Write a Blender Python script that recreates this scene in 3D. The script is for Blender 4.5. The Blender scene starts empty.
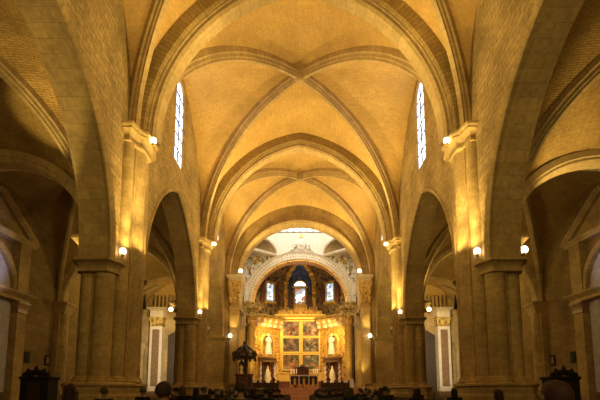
import bpy, math, random
from mathutils import Vector, Matrix
random.seed(7)
PI = math.pi
C = bpy.context.scene.collection
SC = bpy.context.scene
EYE = 1.3

# ------------------------------------------------------------------ materials
def mat_new(name):
    m = bpy.data.materials.new(name); m.use_nodes = True
    nt = m.node_tree; nt.nodes.clear()
    out = nt.nodes.new('ShaderNodeOutputMaterial')
    b = nt.nodes.new('ShaderNodeBsdfPrincipled')
    nt.links.new(b.outputs[0], out.inputs[0])
    return m, nt, b

def N(nt, t, **kw):
    n = nt.nodes.new(t)
    for k, v in kw.items():
        if k.startswith('i_'):
            n.inputs[k[2:].replace('_', ' ')].default_value = v
        else:
            setattr(n, k, v)
    return n

def mixc(nt, fac, a, b, mode='MIX'):
    n = nt.nodes.new('ShaderNodeMix'); n.data_type = 'RGBA'; n.blend_type = mode
    for sock, val in ((n.inputs['Factor'], fac), (n.inputs['A'], a), (n.inputs['B'], b)):
        pass
    def put(sock, val):
        if hasattr(val, 'is_output'): nt.links.new(val, sock)
        else: sock.default_value = val
    put(n.inputs[0], fac); put(n.inputs[6], a); put(n.inputs[7], b)
    return n.outputs[2]

def rgba(c): return (c[0], c[1], c[2], 1)

def stone(name, c1, c2, mortar, bw, rh, ms=.012, bump=.25, noise_scale=6, mott=.35, rough=.85, dist=0.0, uv=True):
    m, nt, b = mat_new(name)
    tc = N(nt, 'ShaderNodeTexCoord')
    src = tc.outputs['UV'] if uv else tc.outputs['Object']
    if dist > 0:
        nz = N(nt, 'ShaderNodeTexNoise', i_Scale=1.7, i_Detail=3.0)
        nt.links.new(src, nz.inputs['Vector'])
        sc = N(nt, 'ShaderNodeVectorMath', operation='SCALE'); sc.inputs['Scale'].default_value = dist
        nt.links.new(nz.outputs['Color'], sc.inputs[0])
        ad = N(nt, 'ShaderNodeVectorMath', operation='ADD')
        nt.links.new(src, ad.inputs[0]); nt.links.new(sc.outputs[0], ad.inputs[1])
        src2 = ad.outputs[0]
    else:
        src2 = src
    br = N(nt, 'ShaderNodeTexBrick', i_Scale=1.0)
    br.inputs['Color1'].default_value = rgba(c1); br.inputs['Color2'].default_value = rgba(c2)
    br.inputs['Mortar'].default_value = rgba(mortar)
    br.inputs['Mortar Size'].default_value = ms; br.inputs['Mortar Smooth'].default_value = .4
    br.inputs['Brick Width'].default_value = bw; br.inputs['Row Height'].default_value = rh
    nt.links.new(src2, br.inputs['Vector'])
    n1 = N(nt, 'ShaderNodeTexNoise', i_Scale=.55, i_Detail=5.0, i_Roughness=.6)
    n2 = N(nt, 'ShaderNodeTexNoise', i_Scale=float(noise_scale), i_Detail=4.0)
    geo = N(nt, 'ShaderNodeNewGeometry')
    nt.links.new(geo.outputs['Position'], n1.inputs['Vector']); nt.links.new(geo.outputs['Position'], n2.inputs['Vector'])
    r1 = N(nt, 'ShaderNodeMapRange'); r1.inputs[1].default_value = .3; r1.inputs[2].default_value = .7
    r1.inputs[3].default_value = 1 - mott; r1.inputs[4].default_value = 1.1
    nt.links.new(n1.outputs['Fac'], r1.inputs[0])
    r2 = N(nt, 'ShaderNodeMapRange'); r2.inputs[1].default_value = .3; r2.inputs[2].default_value = .7
    r2.inputs[3].default_value = 1 - mott * .6; r2.inputs[4].default_value = 1.1
    nt.links.new(n2.outputs['Fac'], r2.inputs[0])
    mu = N(nt, 'ShaderNodeMath', operation='MULTIPLY')
    nt.links.new(r1.outputs[0], mu.inputs[0]); nt.links.new(r2.outputs[0], mu.inputs[1])
    col = mixc(nt, 1.0, br.outputs['Color'], mu.outputs[0], 'MULTIPLY')
    nt.links.new(col, b.inputs['Base Color'])
    b.inputs['Roughness'].default_value = rough
    b.inputs['Specular IOR Level'].default_value = .2
    ma = N(nt, 'ShaderNodeMath', operation='MULTIPLY_ADD'); ma.inputs[1].default_value = .45
    nt.links.new(n2.outputs['Fac'], ma.inputs[0])
    iv = N(nt, 'ShaderNodeMath', operation='SUBTRACT'); iv.inputs[0].default_value = 1.0
    nt.links.new(br.outputs['Fac'], iv.inputs[1]); nt.links.new(iv.outputs[0], ma.inputs[2])
    bp = N(nt, 'ShaderNodeBump', i_Strength=bump, i_Distance=.04)
    nt.links.new(ma.outputs[0], bp.inputs['Height']); nt.links.new(bp.outputs[0], b.inputs['Normal'])
    return m

def noisy(name, c1, c2, scale=8.0, rough=.6, metal=0.0, bump=0.0, lo=.35, hi=.65, dist=.05, spec=.4, voro=False):
    m, nt, b = mat_new(name)
    tc = N(nt, 'ShaderNodeTexCoord')
    n = N(nt, 'ShaderNodeTexNoise', i_Scale=scale, i_Detail=5.0, i_Roughness=.6)
    nt.links.new(tc.outputs['Object'], n.inputs['Vector'])
    fac = n.outputs['Fac']
    if voro:
        v = N(nt, 'ShaderNodeTexVoronoi', i_Scale=scale * .8)
        nt.links.new(tc.outputs['Object'], v.inputs['Vector'])
        mm = N(nt, 'ShaderNodeMath', operation='MULTIPLY_ADD'); mm.inputs[1].default_value = .6
        nt.links.new(v.outputs['Distance'], mm.inputs[0])
        hh = N(nt, 'ShaderNodeMath', operation='MULTIPLY'); hh.inputs[1].default_value = .6
        nt.links.new(n.outputs['Fac'], hh.inputs[0]); nt.links.new(hh.outputs[0], mm.inputs[2])
        fac = mm.outputs[0]
    r = N(nt, 'ShaderNodeMapRange'); r.inputs[1].default_value = lo; r.inputs[2].default_value = hi
    nt.links.new(fac, r.inputs[0])
    nt.links.new(mixc(nt, r.outputs[0], rgba(c1), rgba(c2)), b.inputs['Base Color'])
    b.inputs['Roughness'].default_value = rough; b.inputs['Metallic'].default_value = metal
    b.inputs['Specular IOR Level'].default_value = spec
    if bump > 0:
        bp = N(nt, 'ShaderNodeBump', i_Strength=bump, i_Distance=dist)
        nt.links.new(fac, bp.inputs['Height']); nt.links.new(bp.outputs[0], b.inputs['Normal'])
    return m

def glow(name, col, strength):
    m, nt, b = mat_new(name)
    b.inputs['Base Color'].default_value = rgba(col)
    b.inputs['Emission Color'].default_value = rgba(col)
    b.inputs['Emission Strength'].default_value = strength
    return m

def stained(name, cols, strength, scale):
    m, nt, b = mat_new(name)
    tc = N(nt, 'ShaderNodeTexCoord')
    v = N(nt, 'ShaderNodeTexVoronoi', i_Scale=scale)
    nt.links.new(tc.outputs['Object'], v.inputs['Vector'])
    sep = N(nt, 'ShaderNodeSeparateColor'); nt.links.new(v.outputs['Color'], sep.inputs[0])
    ramp = N(nt, 'ShaderNodeValToRGB'); ramp.color_ramp.interpolation = 'CONSTANT'
    els = ramp.color_ramp.elements
    while len(els) > 1: els.remove(els[-1])
    els[0].position = 0; els[0].color = rgba(cols[0])
    for i, c in enumerate(cols[1:]):
        e = els.new((i + 1) / len(cols)); e.color = rgba(c)
    nt.links.new(sep.outputs[0], ramp.inputs[0])
    nt.links.new(ramp.outputs[0], b.inputs['Base Color']); nt.links.new(ramp.outputs[0], b.inputs['Emission Color'])
    b.inputs['Emission Strength'].default_value = strength
    b.inputs['Roughness'].default_value = .3
    return m

M = {}
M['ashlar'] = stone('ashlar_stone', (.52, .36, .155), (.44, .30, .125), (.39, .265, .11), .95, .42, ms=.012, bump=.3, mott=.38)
M['aislewall_shaded'] = stone('aisle_wall_shaded_stone', (.34, .22, .085), (.28, .18, .07), (.22, .145, .055), .95, .42, ms=.012, bump=.35, mott=.4)  # ashlar colour darkened to put the aisle's dimness into the stone
M['capgold'] = noisy('gilded_capital', (.34, .20, .06), (.82, .58, .24), 4, .5, metal=.2, bump=1.0, lo=.3, hi=.6, dist=.2, voro=True)
M['arch'] = stone('voussoir_stone', (.50, .345, .15), (.41, .28, .12), (.34, .235, .10), .7, .42, ms=.012, bump=.35, mott=.35)
M['rubble'] = stone('rough_wall_stone', (.55, .385, .175), (.42, .29, .125), (.35, .24, .11), .55, .24, ms=.02, bump=.7, noise_scale=6, mott=.45, dist=.16)
M['web'] = stone('vault_brick', (.60, .385, .14), (.54, .34, .12), (.47, .30, .11), .42, .13, ms=.012, bump=.35, noise_scale=7, mott=.18)
M['aisleweb'] = stone('aisle_vault_brick', (.60, .38, .13), (.50, .31, .10), (.36, .23, .085), .36, .10, ms=.018, bump=1.0, noise_scale=8, mott=.35)
M['rib'] = stone('rib_stone', (.52, .37, .18), (.45, .315, .15), (.33, .23, .10), 3.0, .55, ms=.014, bump=.2, mott=.25)
M['band'] = stone('brick_arch', (.43, .295, .12), (.36, .24, .09), (.30, .20, .08), 1.4, .2, ms=.025, bump=.4, mott=.3)
M['honey'] = noisy('honey_stone', (.52, .35, .14), (.64, .45, .20), 2, .6)
M['floor'] = stone('floor_marble', (.22, .15, .09), (.12, .085, .06), (.05, .04, .03), .6, .6, ms=.01, bump=.05, mott=.3, rough=.35)
M['white'] = noisy('pale_plaster', (.66, .59, .47), (.76, .70, .59), 3, .8, bump=.15)
M['relief'] = noisy('carved_relief', (.26, .19, .11), (.80, .73, .60), 2.6, .75, bump=1.0, lo=.32, hi=.55, dist=.25, voro=True)
M['marble'] = noisy('cream_marble', (.68, .56, .40), (.78, .68, .52), 2, .45)
M['darkmarble'] = noisy('brown_marble', (.20, .11, .06), (.32, .19, .09), 4, .4)
M['stepmarble'] = noisy('red_marble', (.50, .24, .12), (.66, .36, .22), 3, .45)
M['gold'] = noisy('gilding', (.80, .48, .09), (.98, .66, .18), 6, .42, metal=.35, bump=.4, dist=.05)
M['goldrelief'] = noisy('gilded_carving', (.30, .12, .015), (.92, .54, .13), 3.6, .4, metal=.35, bump=1.0, lo=.3, hi=.62, dist=.2, voro=True)  # dark tone paints the brown shadows in the hollows of the carving
M['golddark'] = noisy('old_gilding', (.10, .055, .015), (.56, .37, .09), 3.0, .5, metal=.3, bump=1.0, lo=.3, hi=.62, dist=.2, voro=True)
M['golddark2'] = noisy('gilt_brown_fresco', (.02, .015, .014), (.26, .155, .05), 2.4, .6, metal=.1, bump=.6, lo=.42, hi=.66, dist=.2, voro=True)
M['fresco'] = noisy('blue_fresco', (.012, .02, .10), (.08, .11, .30), 1.5, .7, bump=.1, lo=.4, hi=.6)
M['frescobrown'] = noisy('brown_fresco', (.03, .022, .02), (.22, .14, .07), 1.4, .7, bump=.2, lo=.4, hi=.62)
M['wood'] = noisy('dark_wood', (.035, .018, .008), (.07, .036, .016), 5, .5)
M['redwood'] = noisy('red_brown_wood', (.10, .03, .015), (.17, .055, .025), 6, .45)
M['black'] = noisy('blackened_oak', (.007, .006, .005), (.014, .011, .009), 5, .7)
M['iron'] = noisy('dark_iron', (.02, .016, .012), (.04, .03, .02), 8, .5, metal=.6)
M['statue'] = noisy('white_marble', (.78, .72, .62), (.88, .83, .74), 5, .5)
M['alabaster'] = noisy('gilt_alabaster', (.92, .72, .40), (.98, .86, .60), 5, .5)
M['bluegrey'] = noisy('cool_lit_plaster', (.40, .36, .42), (.55, .50, .56), 3, .8)  # bluish tone paints the cool light on the chapel lunette
M['cloth'] = noisy('altar_cloth', (.80, .72, .58), (.9, .84, .7), 6, .8)
M['silver'] = noisy('altar_front', (.20, .07, .03), (.8, .45, .15), 3, .5, metal=.3, lo=.4, hi=.6, bump=.5)
M['lamp'] = glow('lamp_lens', (1.0, .86, .55), 8)
M['candle'] = glow('candle_wax', (1.0, .85, .6), .6)
M['glassday'] = stained('leaded_glass', [(.55, .68, .95), (.95, .97, 1.0), (.70, .80, 1.0), (.30, .38, .60), (1, 1, 1), (.85, .8, .75)], 2.6, 3.2)
M['glasswhite'] = stained('clear_glass', [(1, 1, 1), (.9, .95, 1.0), (.95, .97, 1)], 3.0, 2)
M['glassapse'] = stained('apse_glass', [(.45, .68, .95), (.80, .92, 1.0), (.25, .45, .75), (.9, .95, 1.0), (.3, .32, .30)], 1.3, 3.4)
M['glasscentre'] = stained('apse_centre_glass', [(.95, .96, 1.0), (.85, .9, 1.0), (.95, .9, .85), (.35, .12, .08), (.25, .3, .35), (1, 1, 1)], 1.5, 1.6)
M['skin'] = noisy('skin', (.26, .14, .085), (.33, .19, .12), 10, .6)

def painting(name, cols, seed):
    m, nt, b = mat_new(name)
    tc = N(nt, 'ShaderNodeTexCoord')
    mp = N(nt, 'ShaderNodeMapping'); mp.inputs['Location'].default_value = (seed * 3.7, 1.3 * seed, seed)
    nt.links.new(tc.outputs['Object'], mp.inputs[0])
    v = N(nt, 'ShaderNodeTexVoronoi', i_Scale=2.6); v.feature = 'SMOOTH_F1'; v.inputs['Smoothness'].default_value = .15
    n = N(nt, 'ShaderNodeTexNoise', i_Scale=1.5, i_Detail=4.0)
    nt.links.new(mp.outputs[0], v.inputs['Vector']); nt.links.new(mp.outputs[0], n.inputs['Vector'])
    sep = N(nt, 'ShaderNodeSeparateColor'); nt.links.new(v.outputs['Color'], sep.inputs[0])
    ramp = N(nt, 'ShaderNodeValToRGB')
    els = ramp.color_ramp.elements
    while len(els) > 1: els.remove(els[-1])
    els[0].position = 0.05; els[0].color = rgba(cols[0])
    for i, c in enumerate(cols[1:]):
        e = els.new(.05 + .9 * (i + 1) / len(cols)); e.color = rgba(c)
    nt.links.new(sep.outputs[0], ramp.inputs[0])
    dk = N(nt, 'ShaderNodeMapRange'); dk.inputs[1].default_value = .35; dk.inputs[2].default_value = .65; dk.inputs[3].default_value = .25; dk.inputs[4].default_value = 1.1
    nt.links.new(n.outputs['Fac'], dk.inputs[0])
    nt.links.new(mixc(nt, 1.0, ramp.outputs[0], dk.outputs[0], 'MULTIPLY'), b.inputs['Base Color'])
    b.inputs['Roughness'].default_value = .5
    return m

# ------------------------------------------------------------------ mesh builder
class MB:
    def __init__(s): s.v = []; s.f = []; s.uv = []
    def grid(s, P, UV=None, closed_u=False):
        n, k = len(P), len(P[0]); o = len(s.v)
        for r in P: s.v += [tuple(p) for p in r]
        for i in range(n - 1):
            for j in range(k - 1):
                s.f.append((o + i * k + j, o + i * k + j + 1, o + (i + 1) * k + j + 1, o + (i + 1) * k + j))
                if UV: s.uv += [UV[i][j], UV[i][j + 1], UV[i + 1][j + 1], UV[i + 1][j]]
                else: s.uv += [(0, 0)] * 4
        return s
    def poly(s, pts, uvs=None):
        o = len(s.v); s.v += [tuple(p) for p in pts]
        s.f.append(tuple(range(o, o + len(pts))))
        if uvs is None:
            P = [Vector(p) for p in pts]
            nrm = (P[1] - P[0]).cross(P[2] - P[0])
            a = max(range(3), key=lambda i: abs(nrm[i]))
            uvs = [(p[1], p[2]) if a == 0 else (p[0], p[2]) if a == 1 else (p[0], p[1]) for p in P]
        s.uv += uvs
        return s
    def box(s, x0, x1, y0, y1, z0, z1):
        a = [(x0, y0), (x1, y0), (x1, y1), (x0, y1)]
        for i in range(4):
            p, q = a[i], a[(i + 1) % 4]
            s.poly([(*p, z0), (*q, z0), (*q, z1), (*p, z1)])
        s.poly([(*p, z1) for p in a]); s.poly([(*p, z0) for p in reversed(a)])
        return s
    def prism(s, pts, z0, z1):
        n = len(pts); u = 0
        for i in range(n):
            p, q = pts[i], pts[(i + 1) % n]
            d = math.dist(p, q)
            s.poly([(*p, z0), (*q, z0), (*q, z1), (*p, z1)], [(u, z0), (u + d, z0), (u + d, z1), (u, z1)]); u += d
        s.poly([(*p, z1) for p in pts]); s.poly([(*p, z0) for p in reversed(pts)])
        return s
    def loft(s, pts, secs):
        """pts: footprint, secs: (offset, z) sections pushed out along the footprint's mitre normals"""
        n = len(pts); nr = []
        for i in range(n):
            a, b, c = Vector(pts[i - 1]), Vector(pts[i]), Vector(pts[(i + 1) % n])
            e1 = (b - a).normalized(); e2 = (c - b).normalized()
            n1 = Vector((e1.y, -e1.x)); n2 = Vector((e2.y, -e2.x))
            m = (n1 + n2).normalized(); nr.append(m / max(.5, m.dot(n1)))
        P = []; UV = []
        L = [0]
        for i in range(n): L.append(L[-1] + math.dist(pts[i], pts[(i + 1) % n]))
        for off, z in secs:
            P.append([(pts[i % n][0] + nr[i % n].x * off, pts[i % n][1] + nr[i % n].y * off, z) for i in range(n + 1)])
            UV.append([(L[i], z) for i in range(n + 1)])
        s.grid(P, UV)
        s.poly(P[-1][:-1]); s.poly(list(reversed(P[0][:-1])))
        return s
    def lathe(s, c, prof, seg=20, a0=0, a1=2 * PI, axis=None):
        P = []; UV = []; rm = max(r for r, z in prof); L = 0; pz = prof[0]
        for r, z in prof:
            L += math.dist((r, z), pz); pz = (r, z)
            P.append([(c[0] + r * math.cos(a0 + (a1 - a0) * j / seg), c[1] + r * math.sin(a0 + (a1 - a0) * j / seg), c[2] + z) for j in range(seg + 1)])
            UV.append([((a0 + (a1 - a0) * j / seg) * rm, c[2] + z) for j in range(seg + 1)])
        s.grid(P, UV)
        return s
    def sweep(s, path, nrms, bi, prof, closed=True, caps=True):
        """profile points (b, n) carried along path; bi: one binormal; nrms: outward normals"""
        pr = prof + [prof[0]] if closed else prof
        P = []; UV = []; L = 0
        pl = [0]
        for i in range(1, len(pr)): pl.append(pl[-1] + math.dist(pr[i], pr[i - 1]))
        for i, p in enumerate(path):
            if i: L += (Vector(p) - Vector(path[i - 1])).length
            p = Vector(p); n = Vector(nrms[i]); b = Vector(bi if not isinstance(bi, list) else bi[i])
            P.append([p + b * q[0] + n * q[1] for q in pr]); UV.append([(l, L) for l in pl])
        s.grid(P, UV)
        if closed and caps:
            s.poly(P[0][:-1]); s.poly(list(reversed(P[-1][:-1])))
        return s
    def tube(s, path, r, seg=8):
        path = [Vector(p) for p in path]; P = []
        for i, p in enumerate(path):
            t = (path[min(i + 1, len(path) - 1)] - path[max(i - 1, 0)]).normalized()
            a = t.cross(Vector((0, 0, 1)) if abs(t.z) < .9 else Vector((1, 0, 0))).normalized(); b = t.cross(a)
            rr = r[i] if isinstance(r, (list, tuple)) else r
            P.append([p + a * rr * math.cos(2 * PI * j / seg) + b * rr * math.sin(2 * PI * j / seg) for j in range(seg + 1)])
        s.grid(P); s.poly(P[0][:-1]); s.poly(list(reversed(P[-1][:-1])))
        return s
    def ball(s, c, rx, ry=None, rz=None, seg=12, rings=8):
        ry = ry or rx; rz = rz or rx
        P = [[(c[0] + rx * math.sin(PI * i / rings) * math.cos(2 * PI * j / seg), c[1] + ry * math.sin(PI * i / rings) * math.sin(2 * PI * j / seg), c[2] + rz * math.cos(PI * i / rings)) for j in range(seg + 1)] for i in range(rings + 1)]
        s.grid(P); return s
    def build(s, name, mat, parent=None, sharp=35, merge=True):
        me = bpy.data.meshes.new(name)
        me.from_pydata(s.v, [], s.f)
        uvl = me.uv_layers.new(name='UVMap')
        uvl.data.foreach_set('uv', [c for p in s.uv for c in p])
        if merge:
            import bmesh
            bm = bmesh.new(); bm.from_mesh(me)
            bmesh.ops.remove_doubles(bm, verts=bm.verts, dist=1e-4)
            bmesh.ops.recalc_face_normals(bm, faces=bm.faces)
            bm.to_mesh(me); bm.free()
        me.polygons.foreach_set('use_smooth', [True] * len(me.polygons))
        me.set_sharp_from_angle(angle=math.radians(sharp))
        me.materials.append(mat)
        o = bpy.data.objects.new(name, me); C.objects.link(o)
        if parent: o.parent = parent
        return o

def tag(o, label=None, cat=None, group=None, kind=None):
    if label: o['label'] = label
    if cat: o['category'] = cat
    if group: o['group'] = group
    if kind: o['kind'] = kind
    return o
def thing(name, label, cat, loc=(0, 0, 0), rz=0, group=None):
    o = bpy.data.objects.new(name, None); C.objects.link(o); o.empty_display_size = .3
    o.location = loc; o.rotation_euler = (0, 0, rz)
    return tag(o, label, cat, group)
def struct(o, label=None, cat='wall'):
    o['kind'] = 'structure'
    if label: o['label'] = label; o['category'] = cat
    return o
def dup(root, loc=None, rz=None, label=None, group=None, scale=None):
    r = root.copy(); C.objects.link(r)
    if loc is not None: r.location = loc
    if rz is not None: r.rotation_euler = (0, 0, rz)
    if label: r['label'] = label
    if group: r['group'] = group
    if scale: r.scale = scale
    for ch in list(root.children):
        c = ch.copy(); C.objects.link(c); c.parent = r
        for g in list(ch.children):
            d = g.copy(); C.objects.link(d); d.parent = c
    return r

def arc(a, h, n=24):
    """quarter of an arch: (distance from axis a->0, height 0->h), equal steps along the curve"""
    if h >= a * .999:
        R = (a * a + h * h) / (2 * a); th = math.asin(min(1, h / R))
        if h > R: th = PI - th
        return [(a - R + R * math.cos(th * i / n), R * math.sin(th * i / n)) for i in range(n + 1)]
    return [(a * math.cos(PI / 2 * i / n), h * math.sin(PI / 2 * i / n)) for i in range(n + 1)]
def arch_path(cx, a, h, z0, n=24):
    q = arc(a, h, n)
    pts = [(cx - r, z0 + z) for r, z in q] + [(cx + r, z0 + z) for r, z in reversed(q[:-1])]
    return pts
def path_normals(pts):
    out = []
    for i in range(len(pts)):
        p = pts[max(i - 1, 0)]; q = pts[min(i + 1, len(pts) - 1)]
        t = Vector((q[0] - p[0], q[1] - p[1])).normalized()
        out.append((-t.y, t.x))
    return out
SIDE = {-1: 'left', 1: 'right'}

# ------------------------------------------------------------------ main measures
WF, WB = 7.0, 8.2                 # nave wall: nave face, aisle face (x)
PY = [4.4, 17.5, 30.6, 41.2]      # pier lines
HP = 1.72                         # half length of a pier between two arcade arches
ZI = 6.15                         # impost top
ZS = 11.85                        # upper capital top
OUT = 17.0                        # outer aisle wall
BAYS = [(PY[0], PY[1]), (PY[1], PY[2]), (PY[2], PY[3])]
ARC_H = [6.45, 6.45, 5.3]
def arc_z(bay, y):
    y0, y1 = BAYS[bay][0] + HP, BAYS[bay][1] - HP
    s = (y1 - y0) / 2; c = (y0 + y1) / 2; h = ARC_H[bay]
    d = abs(y - c)
    if d >= s: return ZI
    R = (s * s + h * h) / (2 * s)
    return ZI + math.sqrt(max(0, R * R - (d - (s - R)) ** 2)) if True else 0

WIN = {0: None, 1: (24.0, .95, 14.2, 19.35), 2: (36.2, .8, 14.0, 17.9)}

# ------------------------------------------------------------------ floor
fb = MB(); fb.poly([(-19, -2, 0), (19, -2, 0), (19, 54, 0), (-19, 54, 0)], [(-19, -2), (19, -2), (19, 54), (-19, 54)])
struct(fb.build('floor', M['floor']), 'dark marble floor of the nave', 'floor')

# ------------------------------------------------------------------ nave walls with arcade openings and lancets
def nave_wall(s):
    b = MB()
    ys = set()
    y = PY[0]
    while y < PY[3] + 1.0: ys.add(round(y, 3)); y += .22
    for i, (a, c) in enumerate(BAYS):
        for q in (a + HP, c - HP): ys.add(round(q, 3))
        for k in range(13):
            for e in (a + HP, c - HP):
                d = .5 * (k / 12) ** 2
                ys.add(round(e + (d if e == a + HP else -d), 3))
        if WIN[i]:
            wc, hw, zb, zt = WIN[i]
            for k in range(9): ys.add(round(wc - hw + 2 * hw * k / 8, 3))
    ys = sorted(ys)
    TOP = 20.6
    def low(y):
        for i, (a, c) in enumerate(BAYS):
            if a + HP < y < c - HP: return arc_z(i, y)
        return ZI
    def win(y0, y1):
        m = (y0 + y1) / 2
        for i in WIN:
            if WIN[i]:
                wc, hw, zb, zt = WIN[i]
                if wc - hw < m < wc + hw:
                    f = lambda y: zt - hw * 1.3 + 1.3 * math.sqrt(max(0, hw * hw - (y - wc) ** 2))
                    return zb, f(y0), f(y1)
        return None
    for X in (WF, WB):
        for y0, y1 in zip(ys, ys[1:]):
            l0, l1 = low(y0), low(y1)
            w = win(y0, y1)
            rngs = [((l0, l1), (TOP, TOP))]
            if w: rngs = [((l0, l1), (w[0], w[0])), ((w[1], w[2]), (TOP, TOP))]
            for (a0, a1), (b0, b1) in rngs:
                b.poly([(s * X, y0, a0), (s * X, y1, a1), (s * X, y1, b1), (s * X, y0, b0)])
    o = b.build('wall_%s' % SIDE[s], M['rubble'])
    struct(o, '%s nave wall of rough stone above the pointed arcade' % SIDE[s])
    # soffits of the arches
    sb = MB()
    for i, (a, c) in enumerate(BAYS):
        y0, y1 = a + HP, c - HP
        pts = arch_path((y0 + y1) / 2, (y1 - y0) / 2, ARC_H[i], ZI, 28)
        P = []; UV = []; L = 0
        for k, p in enumerate(pts):
            if k: L += math.dist(p, pts[k - 1])
            P.append([(s * (WF - .0), p[0], p[1]), (s * WB, p[0], p[1])]); UV.append([(0, L), (1.2, L)])
        sb.grid(P, UV)
    so = sb.build('soffit', M['arch'], o)
    # window reveals
    for i in (1, 2):
        wc, hw, zb, zt = WIN[i]
        f = lambda y: zt - hw * 1.3 + 1.3 * math.sqrt(max(0, hw * hw - (y - wc) ** 2))
        out = [(wc - hw, zb)] + [(wc - hw + 2 * hw * k / 16, f(wc - hw + 2 * hw * k / 16)) for k in range(17)] + [(wc + hw, zb), (wc - hw, zb)]
        w = thing('window_%d' % (i if s < 0 else i + 2), '%s lancet clerestory window of leaded glass above %s bay' % ('tall' if i == 1 else 'distant narrow', SIDE[s] + (' second' if i == 1 else ' third')), 'window', (0, 0, 0))
        w['kind'] = 'structure'
        rv = MB()
        P = [[(s * WF, y, z), (s * (WF + .12), wc + (y - wc) * .88, zb + .12 + (z - zb) * .97)] for y, z in out]
        rv.grid(P, [[(k * .3, 0), (k * .3, .6)] for k in range(len(P))]); rv.build('window_reveal', M['arch'], w)
        g = MB(); g.poly([(s * (WF + .12), wc + (y - wc) * .88, zb + .12 + (z - zb) * .97) for y, z in out[:-1]])
        g.build('window_pane', M['glassday'], w)
        t = MB(); xa, xb_ = sorted((s * (WF + .07), s * (WF + .11)))
        t.box(xa, xb_, wc - .04, wc + .04, zb + .2, zt - .4)
        for k in range(5):
            zz = zb + .9 + k * (zt - zb - 1.0) / 5
            t.box(xa, xb_, wc - hw * .75, wc + hw * .75, zz, zz + .05)
        t.build('window_tracery', M['iron'], w)
    # arch edge mouldings
    ordn = ['first', 'second', 'third']
    for i, (a, c) in enumerate(BAYS):
        y0, y1 = a + HP, c - HP
        pts = arch_path((y0 + y1) / 2, (y1 - y0) / 2, ARC_H[i], ZI, 28)
        nr = path_normals(pts)
        mb = MB()
        prof = [(.04, .0), (.07, .06), (.10, .16), (.05, .20), (.0, .22), (-.06, .1), (-.06, -.05), (0, -.05)]
        mb.sweep([(s * WF, p[0], p[1]) for p in pts], [(0, n[0], n[1]) for n in nr], (-s, 0, 0), prof)
        tag(mb.build('arcade_arch', M['arch']), 'moulded stone rim of the pointed arch in the %s bay of the %s arcade' % (ordn[i], SIDE[s]), 'arch', 'arcade arches')
for s in (-1, 1): nave_wall(s)

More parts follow.
